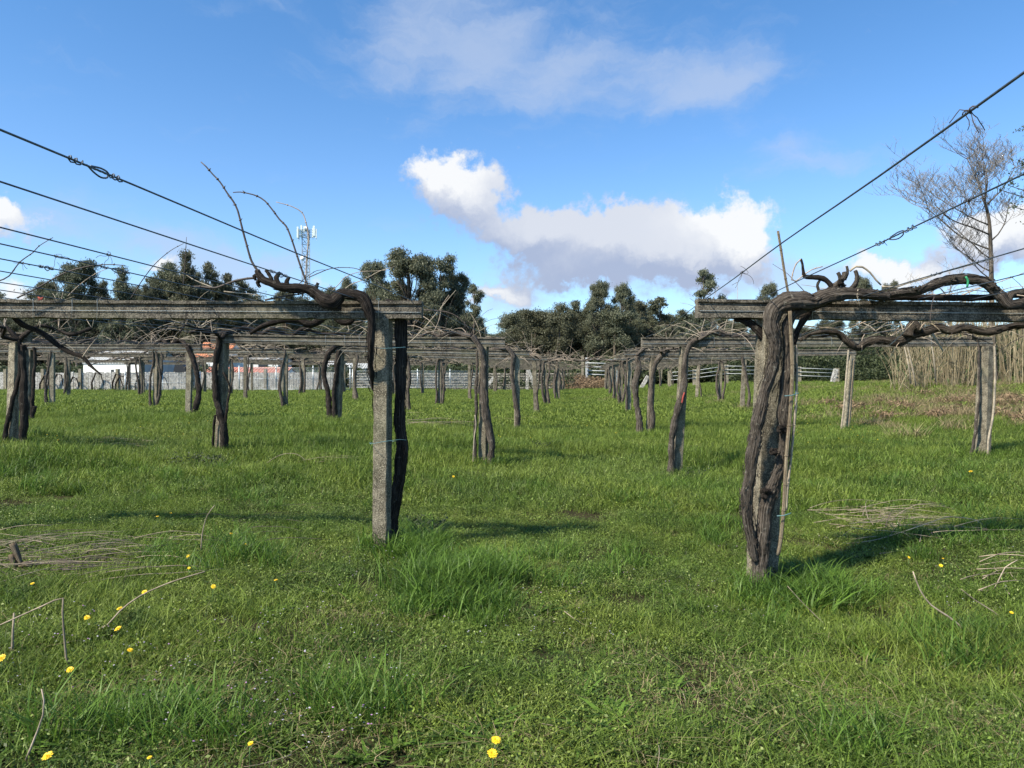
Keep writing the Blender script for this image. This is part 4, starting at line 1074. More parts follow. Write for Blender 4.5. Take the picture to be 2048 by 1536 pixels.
# dandelions
DAND = [(95,1512,'beside the bottom left corner, fully open',1.0),(3,1316,'cut by the left frame edge',1.1),(236,1257,'large and bright, nearest below the prunings',1.0),(239,1217,'just above the large bright one left of centre',.9),(174,1235,'left of the bright pair below the prunings',.85),
 (289,1184,'touching the end of a bent twig',.95),(140,1339,'at the foot of the bent white twig',.9),(427,1173,'alone right of the pile of prunings',.85),(299,1515,'tiny, on the bottom edge right of the corner flower',.5),(376,1112,'small, at the right tip of the prunings',.85),(378,1136,'pale, just under the flower at the pruning tip',.6),
 (463,1067,'small, beside the upright curved twig',.85),(491,1088,'tiny, below the one by the upright twig',.45),(552,1160,'small, in open grass left of the front post',.7),(65,1167,'half hidden among the prunings at left',.7),(985,1507,'round and open, at the bottom centre',1.0),(992,1480,'flattened, just behind the bottom centre one',1.0),
 (315,1033,'left one of two in the grass behind the prunings',.8),(342,1026,'right one of two in the grass behind the prunings',.7),(907,953,'behind the second post left of the aisle',1.0),(1882,1131,'bright, on the shaded grass by right prunings',.9),(1818,1115,'left of the bright one by right prunings',.7),(1886,1117,'small, behind the bright one by right prunings',.5),
 (1941,943,'tall, left of the tapering right post',1.5),(2023,1225,'pale, near the right frame edge',.7),(1708,917,'small, in grass behind the massive vine',.9),(501,1487,'small and orange, bottom left of centre',.6),(260,1300,'pale loose head between the flowers at left',.8)]
for i, (px, py, lab, s) in enumerate(DAND):
    R = random.Random(i*3+1); hh = R.uniform(.10,.14); x, y = gp(px, py, hh); z0 = g1(x, y)
    root = empty('dandelion', (x, y, z0), 'yellow dandelion '+lab, 'flower', 'dandelions in the grass')
    m = MB(); tube(m, [(x+R.uniform(-.01,.01), y+.01, z0-.02), (x+R.uniform(-.008,.008), y+.004, z0+hh*.5), (x, y, z0+hh)], .002, 5, .03)
    part(m, 'stem', M_STEM, root)
    m = MB(); tl = Vector((R.uniform(-.4,.4), R.uniform(-.9,-.1), 1)).normalized(); u = tl.cross(Vector((1,.3,0))).normalized(); w = tl.cross(u); c = Vector((x, y, z0+hh))
    for ring, (rr, up_, kk) in enumerate(((.021,.002,22),(.017,.006,18),(.012,.009,14),(.006,.011,9))):
        rr *= s*.9; up_ *= s*.6
        for k in range(kk):
            a = 2*PI*k/kk+ring*.3+R.uniform(-.08,.08); d = u*math.cos(a)+w*math.sin(a); e = tl.cross(d); q = rr*R.uniform(.85,1.1)
            m.add([tuple(c), tuple(c+d*q*.6-e*.0022*s+tl*up_*.7), tuple(c+d*q-e*.0015*s+tl*up_), tuple(c+d*q+e*.0015*s+tl*up_), tuple(c+d*q*.6+e*.0022*s+tl*up_*.7)], [(0,1,2,3,4)])
    part(m, 'flower_head', M_YEL, root, smooth=False)
# ------------------------------------------------------------------ prunings
def pile(name, label, cx_, cy_, sx, sy, n, L0, L1, ang, seed, mats=(M_PRUNE,), h=.09, r0=.0034, cat_='brush pile', spread=.35):
    R = random.Random(seed); m = MB()
    for i in range(n):
        px = cx_+R.gauss(0, sx); py = min(1530, cy_+R.gauss(0, sy)); x, y = gp(px, py, .05); L = R.uniform(L0, L1); a = ang+R.gauss(0, spread); 
        z = g1(x, y)+R.uniform(.02, .03+h*.8); sl_ = R.uniform(-.12,.22); cv = R.uniform(-.5,.5); pts = []
        p = Vector((x-math.cos(a)*L/2, y-math.sin(a)*L/2, z))
        for s in range(7):
            pts.append(p.copy()); aa = a+cv*(s/6-.5); p = p+Vector((math.cos(aa), math.sin(aa), sl_*math.cos(s/6*PI)+R.uniform(-.06,.06)))*(L/6)
        pts = [Vector((q.x, q.y, max(q.z, g1(q.x, q.y)+.02))) for q in pts]
        r = R.uniform(.6,1.25)*r0; tube(m, pts, [r*(1-.1*s) for s in range(7)], 5, .08, rough=.08, seed=i)
    o = m.obj(name, mats[0], loc=(m.v[0][0], m.v[0][1], g1(m.v[0][0], m.v[0][1]))); tag(o, label, cat_, 'heaps of vine prunings'); return o
pile('brush_pile', 'tangled heap of pale vine prunings lying at the far left', 130, 1108, 110, 22, 95, .3, 1.2, .3, 1, (M_PRUNE,), .07, .0033, spread=.5)
pile('brush_pile', 'dark underlayer of prunings in the left heap', 170, 1115, 110, 26, 90, .2, .8, .2, 2, (M_CANED,), .08, .0035, spread=.9)
pile('brush_pile', 'loose prunings left of the front left post', 690, 925, 45, 9, 60, .3, 1.1, .1, 3, (M_PRUNE,), .08, .004)
pile('brush_pile', 'pale prunings by the second left post', 870, 846, 45, 6, 60, .4, 1.3, .1, 4, (M_PRUNE,), .15, .005)
pile('brush_pile', 'brown prunings spread across the aisle edge behind second post', 985, 835, 30, 6, 40, .3, 1.2, .2, 5, (M_PRUNE,), .1, .005)
pile('brush_pile', 'tangle of grey brown prunings right of the massive vine', 1790, 1050, 70, 14, 80, .3, 1.1, .15, 6, (M_PRUNE,), .14, .004, spread=.7)
pile('brush_pile', 'few broken canes at the right frame edge', 2020, 1160, 35, 20, 12, .3, .8, .4, 7, (M_PRUNE,), .12, .005, spread=.6)
pile('brush_pile', 'thin dark twigs scattered under the first left beam', 560, 1035, 110, 45, 22, .3, .9, .1, 8, (M_CANED,), .06, .003, spread=.6)
pile('brush_pile', 'pale prunings lying in the left trellis lane', 240, 885, 50, 10, 30, .3, 1.2, .1, 9, (M_PRUNE,), .06, .005, spread=.7)
pile('brush_pile', 'scattered straws across the foreground', 1150, 1330, 520, 110, 26, .06, .22, 0, 10, (M_PRUNE,), .05, .0018, spread=3)
pile('brush_pile', 'brown twigs on the grass before the second right post', 1420, 905, 50, 12, 20, .3, .9, .1, 11, (M_PRUNE,), .05, .004, spread=.8)
def stick(label, lst, r, mat=None, lifts=None):
    x, y = gp(lst[-1][0], lst[-1][1], .02); Y_ = y; pts = []
    for j, q in enumerate(lst): pts.append(P(q[0], q[1], Y_-.004*j))
    m = MB(); tube(m, pts, [r*(1-.45*i/(len(pts)-1)) for i in range(len(pts))][::-1], 6, .05, rough=.08, seed=int(lst[0][0]))
    o = m.obj('dead_twig', mat or M_PRUNE, loc=tuple(pts[-1])); tag(o, label, 'twig', 'dead twigs in the grass')
stick('pale bent twig standing like an inverted V at left', [(0,1250),(40,1232),(85,1212),(126,1196),(125,1225),(127,1255),(130,1290),(132,1315),(141,1334)], .006)
stick('short pale upright stick near the left edge', [(28,1226),(26,1260),(25,1290),(25,1312)], .009)
stick('upright curved twig among the grass right of the left heap', [(430,1010),(415,1030),(407,1055),(403,1080),(402,1105)], .006)
stick('long twig crossing the dandelions left of centre', [(410,1143),(340,1165),(280,1192),(240,1222),(215,1250),(190,1262)], .006)
stick('arching pale twig left of the front left post', [(622,940),(610,920),(592,908),(568,908),(545,918),(522,935)], .005)
stick('curved brown stalk at bottom left', [(83,1378),(88,1400),(86,1430),(75,1462),(62,1495),(52,1520)], .005, M_CANE)
stick('long reddish twig lying at lower right', [(1826,1143),(1840,1180),(1862,1210),(1895,1232),(1920,1252),(1942,1278)], .007, M_CANE)
stick('pale twig lying near the right edge', [(1922,1178),(1950,1200),(1985,1222),(2012,1242)], .005)
stick('slightly bent twig crossing the pair at lower right', [(1892,1252),(1930,1248),(1975,1242),(2020,1238)], .005, M_CANE)
stick('brown twig rising at the far right', [(2035,1120),(2010,1135),(2000,1155),(1988,1178)], .006, M_CANE)
stick('long thin arching bramble right of the massive vine', [(2005,1082),(1980,1062),(1950,1040),(1900,1034),(1860,1045),(1810,1062),(1750,1080),(1695,1087)], .005, M_CANE)
stick('straight stick standing over the right prunings', [(1781,1025),(1775,1040),(1768,1062)], .007, M_CANED)
stick('pale straw lying in the centre grass', [(1128,1222),(1145,1235),(1165,1248),(1190,1257)], .004)
stick('thin straw below the massive vine', [(1575,1172),(1600,1200),(1630,1230),(1660,1258)], .0035)
stick('dark twig among the first dandelions', [(118,1092),(60,1080),(20,1085),(0,1095)], .006)
m = MB(); x, y = gp(45, 1150, .0)
for lst in ([(25,1086),(36,1112),(48,1140),(62,1150)],[(24,1108),(28,1125),(32,1145)],[(40,1130),(52,1128),(66,1132)]): tube(m, [P(a, b, y) for a, b in lst], [.022,.02,.018,.014][:len(lst)], 8, .03, .2, 4)
o = m.obj('vine_stump', M_BAMB, loc=(x, y, g1(x, y))); tag(o, 'grey broken stump end sticking up in the left heap', 'stump')
# dark weed heap beside second left post
m = MB(); R = random.Random(5)
V, Q, T, t = leaves(1500, .40, .0, .26, .014, .028, 5, .3)
me = np_mesh('ivy_clump', V*np.array([1.0,.6,1.0]), Q, T, t, M_BUSH); o = bpy.data.objects.new('ivy_clump', me); C.objects.link(o); x, y = gp(398, 936); o.location = (x, y, g1(x, y)); tag(o, 'dark clump of weeds beside the left post of the second frame', 'weeds')
me = np_mesh('ivy_clump', V*np.array([.7,.5,.7]), Q, T, t, M_BUSH); o = bpy.data.objects.new('ivy_clump', me); C.objects.link(o); x, y = gp(448, 908); o.location = (x, y, g1(x, y)); tag(o, 'dark ivy around the foot of the second left post', 'weeds')
V, Q, T, t = leaves(500, .17, .0, .30, .012, .024, 6, .3); me = np_mesh('leafy_weed', V, Q, T, t, M_BUSH)
for (px, py, lab) in ((855,1080,'bushy dark weed right of the front left post foot'),(1085,905,'low dark weed at the foot of a far left aisle post'),(1390,965,'small dark weed beside the second right post')):
    o = bpy.data.objects.new('leafy_weed', me); C.objects.link(o); x, y = gp(px, py); o.location = (x, y, g1(x, y)); tag(o, lab, 'weeds')

# ------------------------------------------------------------------ trees
def leafcloud(lobes, dens, ls, lw, seed, droop=.5, shell=.55, feather=False):
    """lobes: (x,y,z,rx,rz). Elongated leaf cards spread in each lobe, biased to its upper shell"""
    r = np.random.RandomState(seed); Vs = []; ts = []
    for (x, y, z, rx, rz) in lobes:
        n = int(dens*rx*rx*4); d = r.randn(n, 3); d /= np.linalg.norm(d, axis=1)[:, None]
        d[:, 2] = np.where((d[:, 2] < -.25) & (r.rand(n) < .7), -d[:, 2], d[:, 2])
        rr = (shell+(1-shell)*r.rand(n))*(1+.22*np.sin(d[:,0]*5+seed)*np.sin(d[:,1]*6+z))
        if feather: rr *= .78+.42*r.rand(n)+.22*np.sin(d[:,0]*11+x)*np.sin(d[:,1]*9+y)*np.sin(d[:,2]*10)
        rr *= np.where(r.rand(n) < .07, 1.18, 1)
        c = np.stack([x+d[:,0]*rx*rr, y+d[:,1]*rx*rr, z+d[:,2]*rz*rr], 1)
        u = r.randn(n, 3); u[:, 2] -= droop*1.4; u /= np.linalg.norm(u, axis=1)[:, None]
        nn = d*.8+r.randn(n, 3)*.6; v = np.cross(nn, u); v /= (np.linalg.norm(v, axis=1)[:, None]+1e-6)
        L = ls*(.6+.8*r.rand(n))[:, None]; Wd = lw*(.7+.6*r.rand(n))[:, None]
        Vs.append(np.stack([c-u*L/2, c+v*Wd/2, c+u*L/2, c-v*Wd/2], 1).reshape(-1,3)); ts.append(np.repeat(r.rand(n), 4))
    V = np.concatenate(Vs); return V, np.arange(len(V)).reshape(-1,4), np.zeros((0,3), int), np.concatenate(ts)
def tree_variant(kind, seed):
    R = random.Random(seed); lobes = []; tk = MB(); H = 18.0
    def limb(a, b, r0, r1): 
        mid = (Vector(a)+Vector(b))/2+Vector((R.uniform(-.4,.4), R.uniform(-.4,.4), R.uniform(-.3,.5)))
        tube(tk, [a, mid, b], [r0, (r0+r1)/2, r1], 6, .8, rough=.05)
    if kind == 'dome':
        tube(tk, [(0,0,-.3),(R.uniform(-.3,.3),0,5),(R.uniform(-.6,.6),.3,11),(0,0,15)], [.42,.34,.24,.08], 8, 1)
        for i in range(44):
            a = R.uniform(0, 6.28); f = R.random()**.5; z = R.uniform(5.5, 15.8); rm = 6.2*math.sin(min(1, (18.6-z)/11.5)*PI/2)*(.75 if z < 8 else 1)
            x = math.cos(a)*rm*f; y = math.sin(a)*rm*f; s = R.uniform(.95,1.8); lobes.append((x, y, z, s, s*.7)); limb((x*.15, y*.15, z-3-R.random()*1.5), (x, y, z-.2), .12, .04)
        for i in range(6):
            a = R.uniform(0, 6.28); lobes.append((math.cos(a)*1.9, math.sin(a)*1.9, R.uniform(15.2,16.9), R.uniform(1,1.6), 1.0))
    elif kind == 'slim':
        tube(tk, [(0,0,-.3),(.2,0,6),(-.1,.1,12),(.1,0,16.6)], [.3,.24,.16,.05], 8, 1)
        for i in range(34):
            z = 4.5+12.3*(i/33.0)+R.uniform(-.3,.3); a = R.uniform(0,6.28); f = R.uniform(.1,1)*(.5+(16.9-z)*.36); x = math.cos(a)*f; y = math.sin(a)*f; s = R.uniform(.85,1.35)*(1 if z < 15 else .9)
            lobes.append((x, y, z, s, s*.85)); limb((0, 0, z-1.4), (x, y, z-.1), .08, .03)
    elif kind == 'sparse':
        tube(tk, [(0,0,-.3),(.3,0,6),(.1,.2,12),(.2,0,16.8)], [.24,.19,.12,.04], 8, 1)
        for i in range(26):
            z = 4.5+12*(i/25.0)**.8; a = R.uniform(0,6.28); f = R.uniform(.4,2.8) if z < 14.5 else R.uniform(.1,1.3); x = math.cos(a)*f; y = math.sin(a)*f; s = R.uniform(.65,1.15)
            lobes.append((x, y, z, s, s*.8)); limb((.1, 0, z-1.6), (x, y, z-.1), .06, .02)
    elif kind == 'bushy':
        tube(tk, [(0,0,-.3),(.3,0,6),(0,0,14)], [.3,.24,.08], 7, 1.5)
        for i in range(34):
            z = R.uniform(1.6, 16.6); rm = 3.6*math.sin(min(1,(18.5-z)/9)*PI/2); a = R.uniform(0,6.28); f = R.random()**.5*rm; s = R.uniform(1.1,1.9)
            lobes.append((math.cos(a)*f, math.sin(a)*f, z, s, s)); 
    dens = {'dome': 60, 'slim': 75, 'sparse': 75, 'bushy': 46}[kind]
    V, Q, T, t = leafcloud(lobes, dens*1.7, .36, .12, seed, .6, .12, True)
    cm = np_mesh('crown', V, Q, T, t, M_EUC)
    o = tk.obj('trunk', M_TRUNK); tm = o.data; bpy.data.objects.remove(o)
    return tm, cm
VAR = {}
for kd, ns in (('dome',3),('slim',3),('sparse',3),('bushy',3)): VAR[kd] = [tree_variant(kd, 200+i*7+len(kd)) for i in range(ns)]
def tree(px, top, Y, kind, wpx, label, var=0, grp='eucalyptus trees beyond the vineyard', name='eucalyptus_tree'):
    x = XP(px, Y); zb = g1(x, Y); H = ZP(top, Y)-zb; s = H/17.6
    nat = {'dome':12.0,'slim':6.2,'sparse':6.2,'bushy':8}[kind]*s; w = (wpx/F*Y)/nat*s
    root = empty(name, (x, Y, zb), label, 'tree', grp); root.rotation_euler = (0, 0, rnd.uniform(0, 6.28))
    tm, cm = VAR[kind][var % 3]
    for nm, me in (('trunk', tm), ('crown', cm)):
        o = bpy.data.objects.new(nm, me); C.objects.link(o); o.parent = root
    root.scale = (w, w, s)
    return root
TREES = [
 (95,560,96,'dome',80,'low rounded tree at far left, left of the tallest there'),(155,517,94,'dome',130,'broad rounded eucalyptus, tallest at the far left'),(196,560,98,'dome',70,'right shoulder tree of the far left group'),
 (243,538,92,'slim',74,'narrow cone shaped eucalyptus standing alone at left'),(300,562,95,'dome',60,'small tree left of the twin slim crowns'),(338,526,97,'slim',90,'full eucalyptus left of the slimmest tall crown'),
 (372,505,93,'slim',84,'slim eucalyptus with the highest crown left of the tower'),(414,514,95,'sparse',74,'slim eucalyptus with a small round head, right of highest slim one'),(392,545,99,'dome',70,'fuller low crown between the two slim heads'),
 (330,548,101,'dome',150,'broad body of foliage under the twin slim heads'),(430,560,101,'dome',130,'broad low crown left of the gnarled vine head'),(120,575,101,'dome',170,'wide lower crown under the far left group'),(265,578,101,'dome',80,'low crown between the cone tree and twin heads'),
 (452,545,96,'slim',62,'loose crown behind the gnarled vine head'),(497,556,98,'sparse',84,'drooping sparse crown right behind the tall bare cane'),(570,578,105,'dome',80,'low dark crown just left of the tower foot'),
 (650,572,105,'dome',80,'low dark crown just right of the tower foot'),(700,556,92,'dome',75,'small rounded tree between tower and big clump'),(748,520,92,'dome',100,'left crown of the big central left clump'),
 (818,499,90,'dome',165,'broad highest crown of the big clump left of the aisle'),(880,511,91,'dome',130,'dense rounded crown right of the clump summit'),(916,545,93,'dome',90,'right shoulder crown of the big clump'),
 (950,560,88,'sparse',62,'thin eucalyptus with bare trunk standing right of the big clump'),(905,600,98,'bushy',110,'dense low crown under the right shoulder of clump'),(780,585,98,'bushy',130,'dense low crown under the left of the big clump'),
 (1035,622,100,'bushy',95,'leftmost bushy tree of the aisle wood'),(1070,610,98,'bushy',95,'second bushy tree of the aisle wood, from left'),(1118,604,97,'bushy',95,'lighter bushy tree at the end of the aisle'),(1150,600,100,'slim',66,'small slim crown left of the aisle summit trees'),(1165,612,101,'bushy',110,'full dark tree left of the tallest pair'),(1270,600,103,'dome',110,'rounded crown right behind the tallest pair'),(1345,625,103,'bushy',110,'wide low tree between tallest pair and slender one'),(690,585,101,'bushy',120,'dense low crown left of the big clump'),
 (1198,562,96,'dome',80,'left of the two tallest trees above the gate'),(1246,567,96,'dome',76,'right of the two tallest trees above the gate'),(1230,612,94,'bushy',110,'dense dark tree in front of the two tallest'),(1320,588,95,'sparse',90,'loose crowned tree right of the tallest pair'),
 (1300,630,98,'bushy',80,'dense low tree right above the right frames'),(1375,616,97,'sparse',70,'low loose tree left of the tall slender one'),(1407,530,92,'sparse',84,'tall slender sparse eucalyptus left of the front right beam'),
 (1442,620,98,'dome',60,'small tree just behind the left end of front right beam'),(1535,565,100,'dome',80,'small rounded crown behind the cane stake tip'),(1480,650,98,'sparse',90,'low loose crown below the front right beam'),
 (1728,550,104,'dome',62,'left of two round crowns under the white cloud'),(1778,562,105,'dome',66,'right of two round crowns under the white cloud'),(1660,640,100,'dome',110,'dark crown seen under the front right beam'),(1590,655,100,'dome',90,'low crown just right of massive vine under beam'),
 (1740,610,102,'bushy',100,'dark crown below the two round crowns'),(1850,610,102,'dome',90,'dark crown left of the bare tree'),(20,632,98,'dome',90,'low tree crown at the very left edge')]
for i, t in enumerate(TREES): tree(*t[:6], var=i)
# dark wood behind as one mass
r = np.random.RandomState(9); pts = []; sc = []
for i in range(330):
    Yw = r.uniform(104, 150); px = r.uniform(-260, 2400); top = 640+r.randn()*10
    if 960 < px < 1020: top = 668
    if 1490 < px: top = 668+r.randn()*8
    if px < 720: top = 606+r.randn()*16
    x = XP(px, Yw); zb = g1(x, Yw); s = (ZP(top, Yw)-zb)/17.6; pts.append((x, Yw, zb)); sc.append((s*1.2, s*1.2, s))
wood = src_collection('wood_source', [VAR['bushy'][0][1], VAR['bushy'][1][1], VAR['bushy'][2][1], VAR['dome'][0][1]])
scatter('distant_wood', pts, np.stack([np.zeros(len(pts)), np.zeros(len(pts)), r.rand(len(pts))*6.28], 1), sc, r.randint(0, 4, len(pts)), wood)
# low undergrowth belt
sh_l = [M('undergrowth_%d' % i, leafcloud([(0,0,1.0,1.5,1.3),(1.2,.4,.8,1.1,1.0),(-1.1,-.2,.9,1.2,1.1)], 60, .30, .12, 300+i, .2, .4), M_BUSH) for i in range(3)]
und = src_collection('undergrowth_source', sh_l)
pts = []; sc = []
for i in range(420):
    Yw = r.uniform(66, 100); px = r.uniform(-200, 2300)
    if px > 900: Yw = r.uniform(74, 100)
    x = XP(px, Yw); zb = g1(x, Yw)-.2; s = r.uniform(.8, 1.7) if px > 900 else r.uniform(.6,1.2); pts.append((x, Yw, zb)); sc.append((s*1.3, s*1.3, s))
scatter('undergrowth', pts, np.stack([np.zeros(len(pts)), np.zeros(len(pts)), r.rand(len(pts))*6.28], 1), sc, r.randint(0, 3, len(pts)), und)
def shrub_mass(name, label, cells, mat, dens, ls, lw, seed, cat_='hedge', droop=.2):
    V, Q, T, t = leafcloud(cells, dens, ls, lw, seed, droop, .3)
    c = np.array([V[:,0].mean(), V[:,1].mean(), V[:,2].min()]); me = np_mesh(name, V-c, Q, T, t, mat); o = bpy.data.objects.new(name, me); C.objects.link(o); o.location = tuple(c); tag(o, label, cat_); return o
cells = []
R = random.Random(4)
for i in range(46):
    px = 1475+i*8.4; Yw = R.uniform(54, 60); x = XP(px, Yw); g = g1(x, Yw); top = ZP(R.uniform(686, 702), Yw)
    for z in np.arange(g+.3, top-.6, 1.0): cells.append((x+R.uniform(-.3,.3), Yw+R.uniform(-.5,.5), z+.3, R.uniform(.7,1.0), .8))
for i in range(30):
    px = 1850+i*8; Yw = R.uniform(40, 44); x = XP(px, Yw); g = g1(x, Yw); top = ZP(R.uniform(650, 690), Yw)
    for z in np.arange(g+.3, top-.5, .9): cells.append((x+R.uniform(-.3,.3), Yw+R.uniform(-.5,.5), z+.3, R.uniform(.5,.8), .6))
shrub_mass('hedge', 'long dark hedge behind the rail fence at right', cells, M_BUSH, 55, .22, .09, 8)
cells = [(XP(px, Yw), Yw, ZP(py, Yw), .8, .5) for px, py, Yw in ((1165,772,58.5),(1180,774,57.5),(1200,768,59),(1215,768,59),(1190,765,60),(1170,762,60.5),(1140,782,57),(1155,783,57),(1130,765,60),(1150,758,61),(1170,768,59),(1160,775,58),(1190,778,58),(1210,775,60),(1140,778,58),(1225,772,61),(1120,772,59))]
shrub_mass('brush_heap', 'brown dry brush heap closing the end of the aisle', cells, M_BRUSH, 110, .3, .05, 9, 'brush heap', .0)
cells = []
R = random.Random(14)
for (px, py, Yw) in ((1800,800,22),(1820,806,21),(1775,812,20),(1905,800,22),(1925,810,20),(1950,795,22),(1990,800,21),(2015,790,22),(2040,800,21),(2000,830,18),(2040,840,17),(1880,820,19),(1760,800,23),(1850,790,25),(1700,805,22),(1660,800,24)):
    x = XP(px, Yw); cells.append((x, Yw, g1(x, Yw)+.15, R.uniform(.3,.55), .22))
shrub_mass('bracken_patch', 'brown dead bracken patches on the right bank below the reeds', cells, M_BRUSH, 330, .16, .025, 19, 'bracken', .0)
cells = [(XP(px, Yw), Yw, ZP(py, Yw), .7, .6) for px, py, Yw in ((985,768,56),(1010,765,57),(1035,768,56),(1055,772,55),(1085,768,57),(1105,762,58),(1128,770,56),(1140,760,57),(965,775,56))]
shrub_mass('bramble_bank', 'dark bramble bank behind the left aisle posts', cells, M_BUSH, 80, .18, .08, 10, 'brambles')
cells = [(XP(px, Yw), Yw, ZP(py, Yw), .5, .35) for px, py, Yw in ((405,782,46),(425,784,46),(445,784,46),(390,780,47),(470,788,45),(240,780,47),(200,782,47))]
shrub_mass('weed_bank', 'low dark weeds along the foot of the pale wall', cells, M_BUSH, 90, .12, .06, 11, 'weeds')
# bare tree and reed stand at right
Yb = 34.0; xb = XP(1992, Yb); zb = g1(xb, Yb)
root = empty('bare_tree', (xb, Yb, zb), 'grey leafless tree with upswept twigs rising above the reeds at right', 'tree', 'bare trees at the right edge')
bm_ = MB(); tw = MB(); R = random.Random(12)
def grow(p, v, L, r, depth, mb_):
    n = 5; pts = [Vector(p)]; rad = [r]; v = v.normalized()
    for i in range(n):
        v = (v+Vector((R.uniform(-.18,.18), R.uniform(-.18,.18), R.uniform(-.04,.20)))).normalized(); pts.append(pts[-1]+v*L/n); rad.append(r*(1-.55*(i+1)/n))
    tube(mb_ if depth < 2 else tw, pts, rad, 7 if depth < 2 else 3, .3 if depth < 2 else .12)
    if depth >= 5: return
    k = [6,6,5,4,3][depth]
    for i in range(k):
        f = .3+.7*(i+R.random())/k; j = min(n-1, int(f*n)); q = pts[j]+(pts[j+1]-pts[j])*(f*n-j if j < n-1 else .8)
        a = R.uniform(0, 6.28); w = (v*.55+Vector((math.cos(a), math.sin(a)*.8, R.uniform(-.15,.55)))*.85)
        grow(q, w, L*R.uniform(.42,.66), max(.008, r*.5), depth+1, mb_)
tube(bm_, [Vector((xb,Yb,zb-.2)), Vector((xb-.15,Yb,zb+2)), P(1982,520,Yb), P(1978,440,Yb), P(1968,400,Yb)], [.15,.12,.09,.07,.05], 10, .3)
for (a, b, L, r) in (((1968,400),(-.35,0,1),2.6,.05),((1968,400),(.3,.2,1),2.7,.05),((1972,410),(.9,0,.7),2.6,.045),((1978,450),(-.9,.1,.25),3.0,.045),((1980,470),(-1,-.2,.35),3.9,.05),((1983,500),(-1,.3,.40),4.3,.05),((1984,520),(-.9,0,.6),3.4,.04),((1986,545),(-1,.1,.4),3.0,.04),((1975,430),(-.5,-.3,1),2.4,.045),((1984,480),(.9,.2,.5),2.4,.04),((1990,560),(-1,0,.5),2.2,.04),((1970,405),(0,0,1),2.0,.05)):
    grow(P(a[0], a[1], Yb), Vector(b), L*.80, r*.8, 1, bm_)
part(bm_, 'trunk', M_TRUNK, root); part(tw, 'twigs', M_TWIG, root)
root = empty('bare_tree', (XP(1900,38), 38, g1(XP(1900,38),38)), 'smaller pale leafless sapling left of the bare tree', 'tree', 'bare trees at the right edge')
bm_ = MB(); tw = MB(); tube(bm_, [P(1905,760,38), P(1900,660,38), P(1895,610,38)], [.08,.06,.04], 7, .4)
for j in range(6): grow(P(1895+R.uniform(-4,4), 610+R.uniform(0,60), 38), Vector((R.uniform(-1,.9), R.uniform(-.4,.4), R.uniform(.3,.9))), R.uniform(1.4,2.2), .03, 2, bm_)
part(bm_, 'trunk', M_TRUNK, root); part(tw, 'twigs', M_CANE, root)
# leafy tree whose crown just enters from the right
Yl = 26.0; x = XP(2190, Yl); z = g1(x, Yl); root = empty('leafy_tree', (x, Yl, z), 'sparse green leafed tree reaching in at the right edge', 'tree')
m = MB(); tube(m, [(x,Yl,z-.2),(x-.1,Yl,z+3),(x,Yl,z+7),(x,Yl,z+10)], [.16,.13,.09,.04], 8, .5); R = random.Random(3); lob = []
for (px, py, s) in ((2052,262,.42),(2075,240,.5),(2110,300,.7),(2050,352,.5),(2020,372,.35),(2060,400,.6),(2030,415,.32),(2000,380,.25),(2090,440,.8),(2120,360,.9),(2048,330,.4)):
    c = P(px, py, Yl+R.uniform(-.6,.6)); lob.append((c.x, c.y, c.z, s, s*.7)); tube(m, [(x, Yl, c.z-1.5), ((x+c.x)/2, c.y, c.z-.5), tuple(c)], [.04,.025,.01], 5, .3)
part(m, 'trunk', M_TRUNK, root)
V, Q, T, t = leafcloud(lob, 95, .10, .045, 71, .2, .1); V = V-np.array([x, Yl, z]); o = bpy.data.objects.new('crown', np_mesh('crown', V, Q, T, t, M_BUSH)); C.objects.link(o); o.parent = root
# reeds
R = random.Random(8); m = MB(); bl = []
def ribbon(m, p, v, L, w, R, tint, fall):
    pts = [Vector(p)]; v = v.normalized()
    for i in range(4): v = (v+Vector((0,0,-fall*.3))+Vector((R.uniform(-.1,.1),R.uniform(-.1,.1),0))).normalized(); pts.append(pts[-1]+v*L/4)
    s = v.cross(Vector((0,0,1))); s = s.normalized() if s.length > .01 else Vector((1,0,0))
    vs = []; 
    for i, q in enumerate(pts):
        ww = w*(1-.9*i/4)*.5; vs += [tuple(q-s*ww), tuple(q+s*ww)]
    m.add(vs, [(2*i,2*i+1,2*i+3,2*i+2) for i in range(4)], c=tint)
rg = MB()
for i in range(560):
    px = 1880+175*R.random()**.8 if R.random() < .82 else R.uniform(1785, 1890); Yr = R.uniform(27.5, 33); px2 = px+(R.random()*180 if px > 1960 else 0)
    x = XP(px2, Yr); g = g1(x, Yr); dens = min(1, max(.1, (px-1790)/160)); H = (R.uniform(1.6,2.5)+1.9*dens*R.random()**.5) 
    lean = Vector((R.uniform(-.16,.14), R.uniform(-.1,.1), 1)) if R.random() < (.85 if px > 1890 else .45) else Vector((R.uniform(-.7,.5), 0, 1))
    tip = Vector((x, Yr, g))+lean.normalized()*H; mid = (Vector((x, Yr, g))+tip)/2+Vector((R.uniform(-.05,.05), 0, 0))
    tube(m, [(x, Yr, g-.1), mid, tip+Vector((R.uniform(-.15,.15), 0, -.05))], [.014,.012,.006], 4, 1.0, tint=R.random())
    for k in range(6):
        f = R.uniform(.15, .98); p = Vector((x, Yr, g)).lerp(tip, f); a = R.uniform(0, 6.28)
        ribbon(m if R.random() < .68 else rg, p, Vector((math.cos(a), math.sin(a), R.uniform(-.3,.9))), R.uniform(.25,.7), .03, R, R.random(), 1.3)
tag(m.obj('reed_stand', M_REED, smooth=False), kind='stuff'); tag(rg.obj('green_reed_leaves', M_REEDG, smooth=False), kind='stuff')
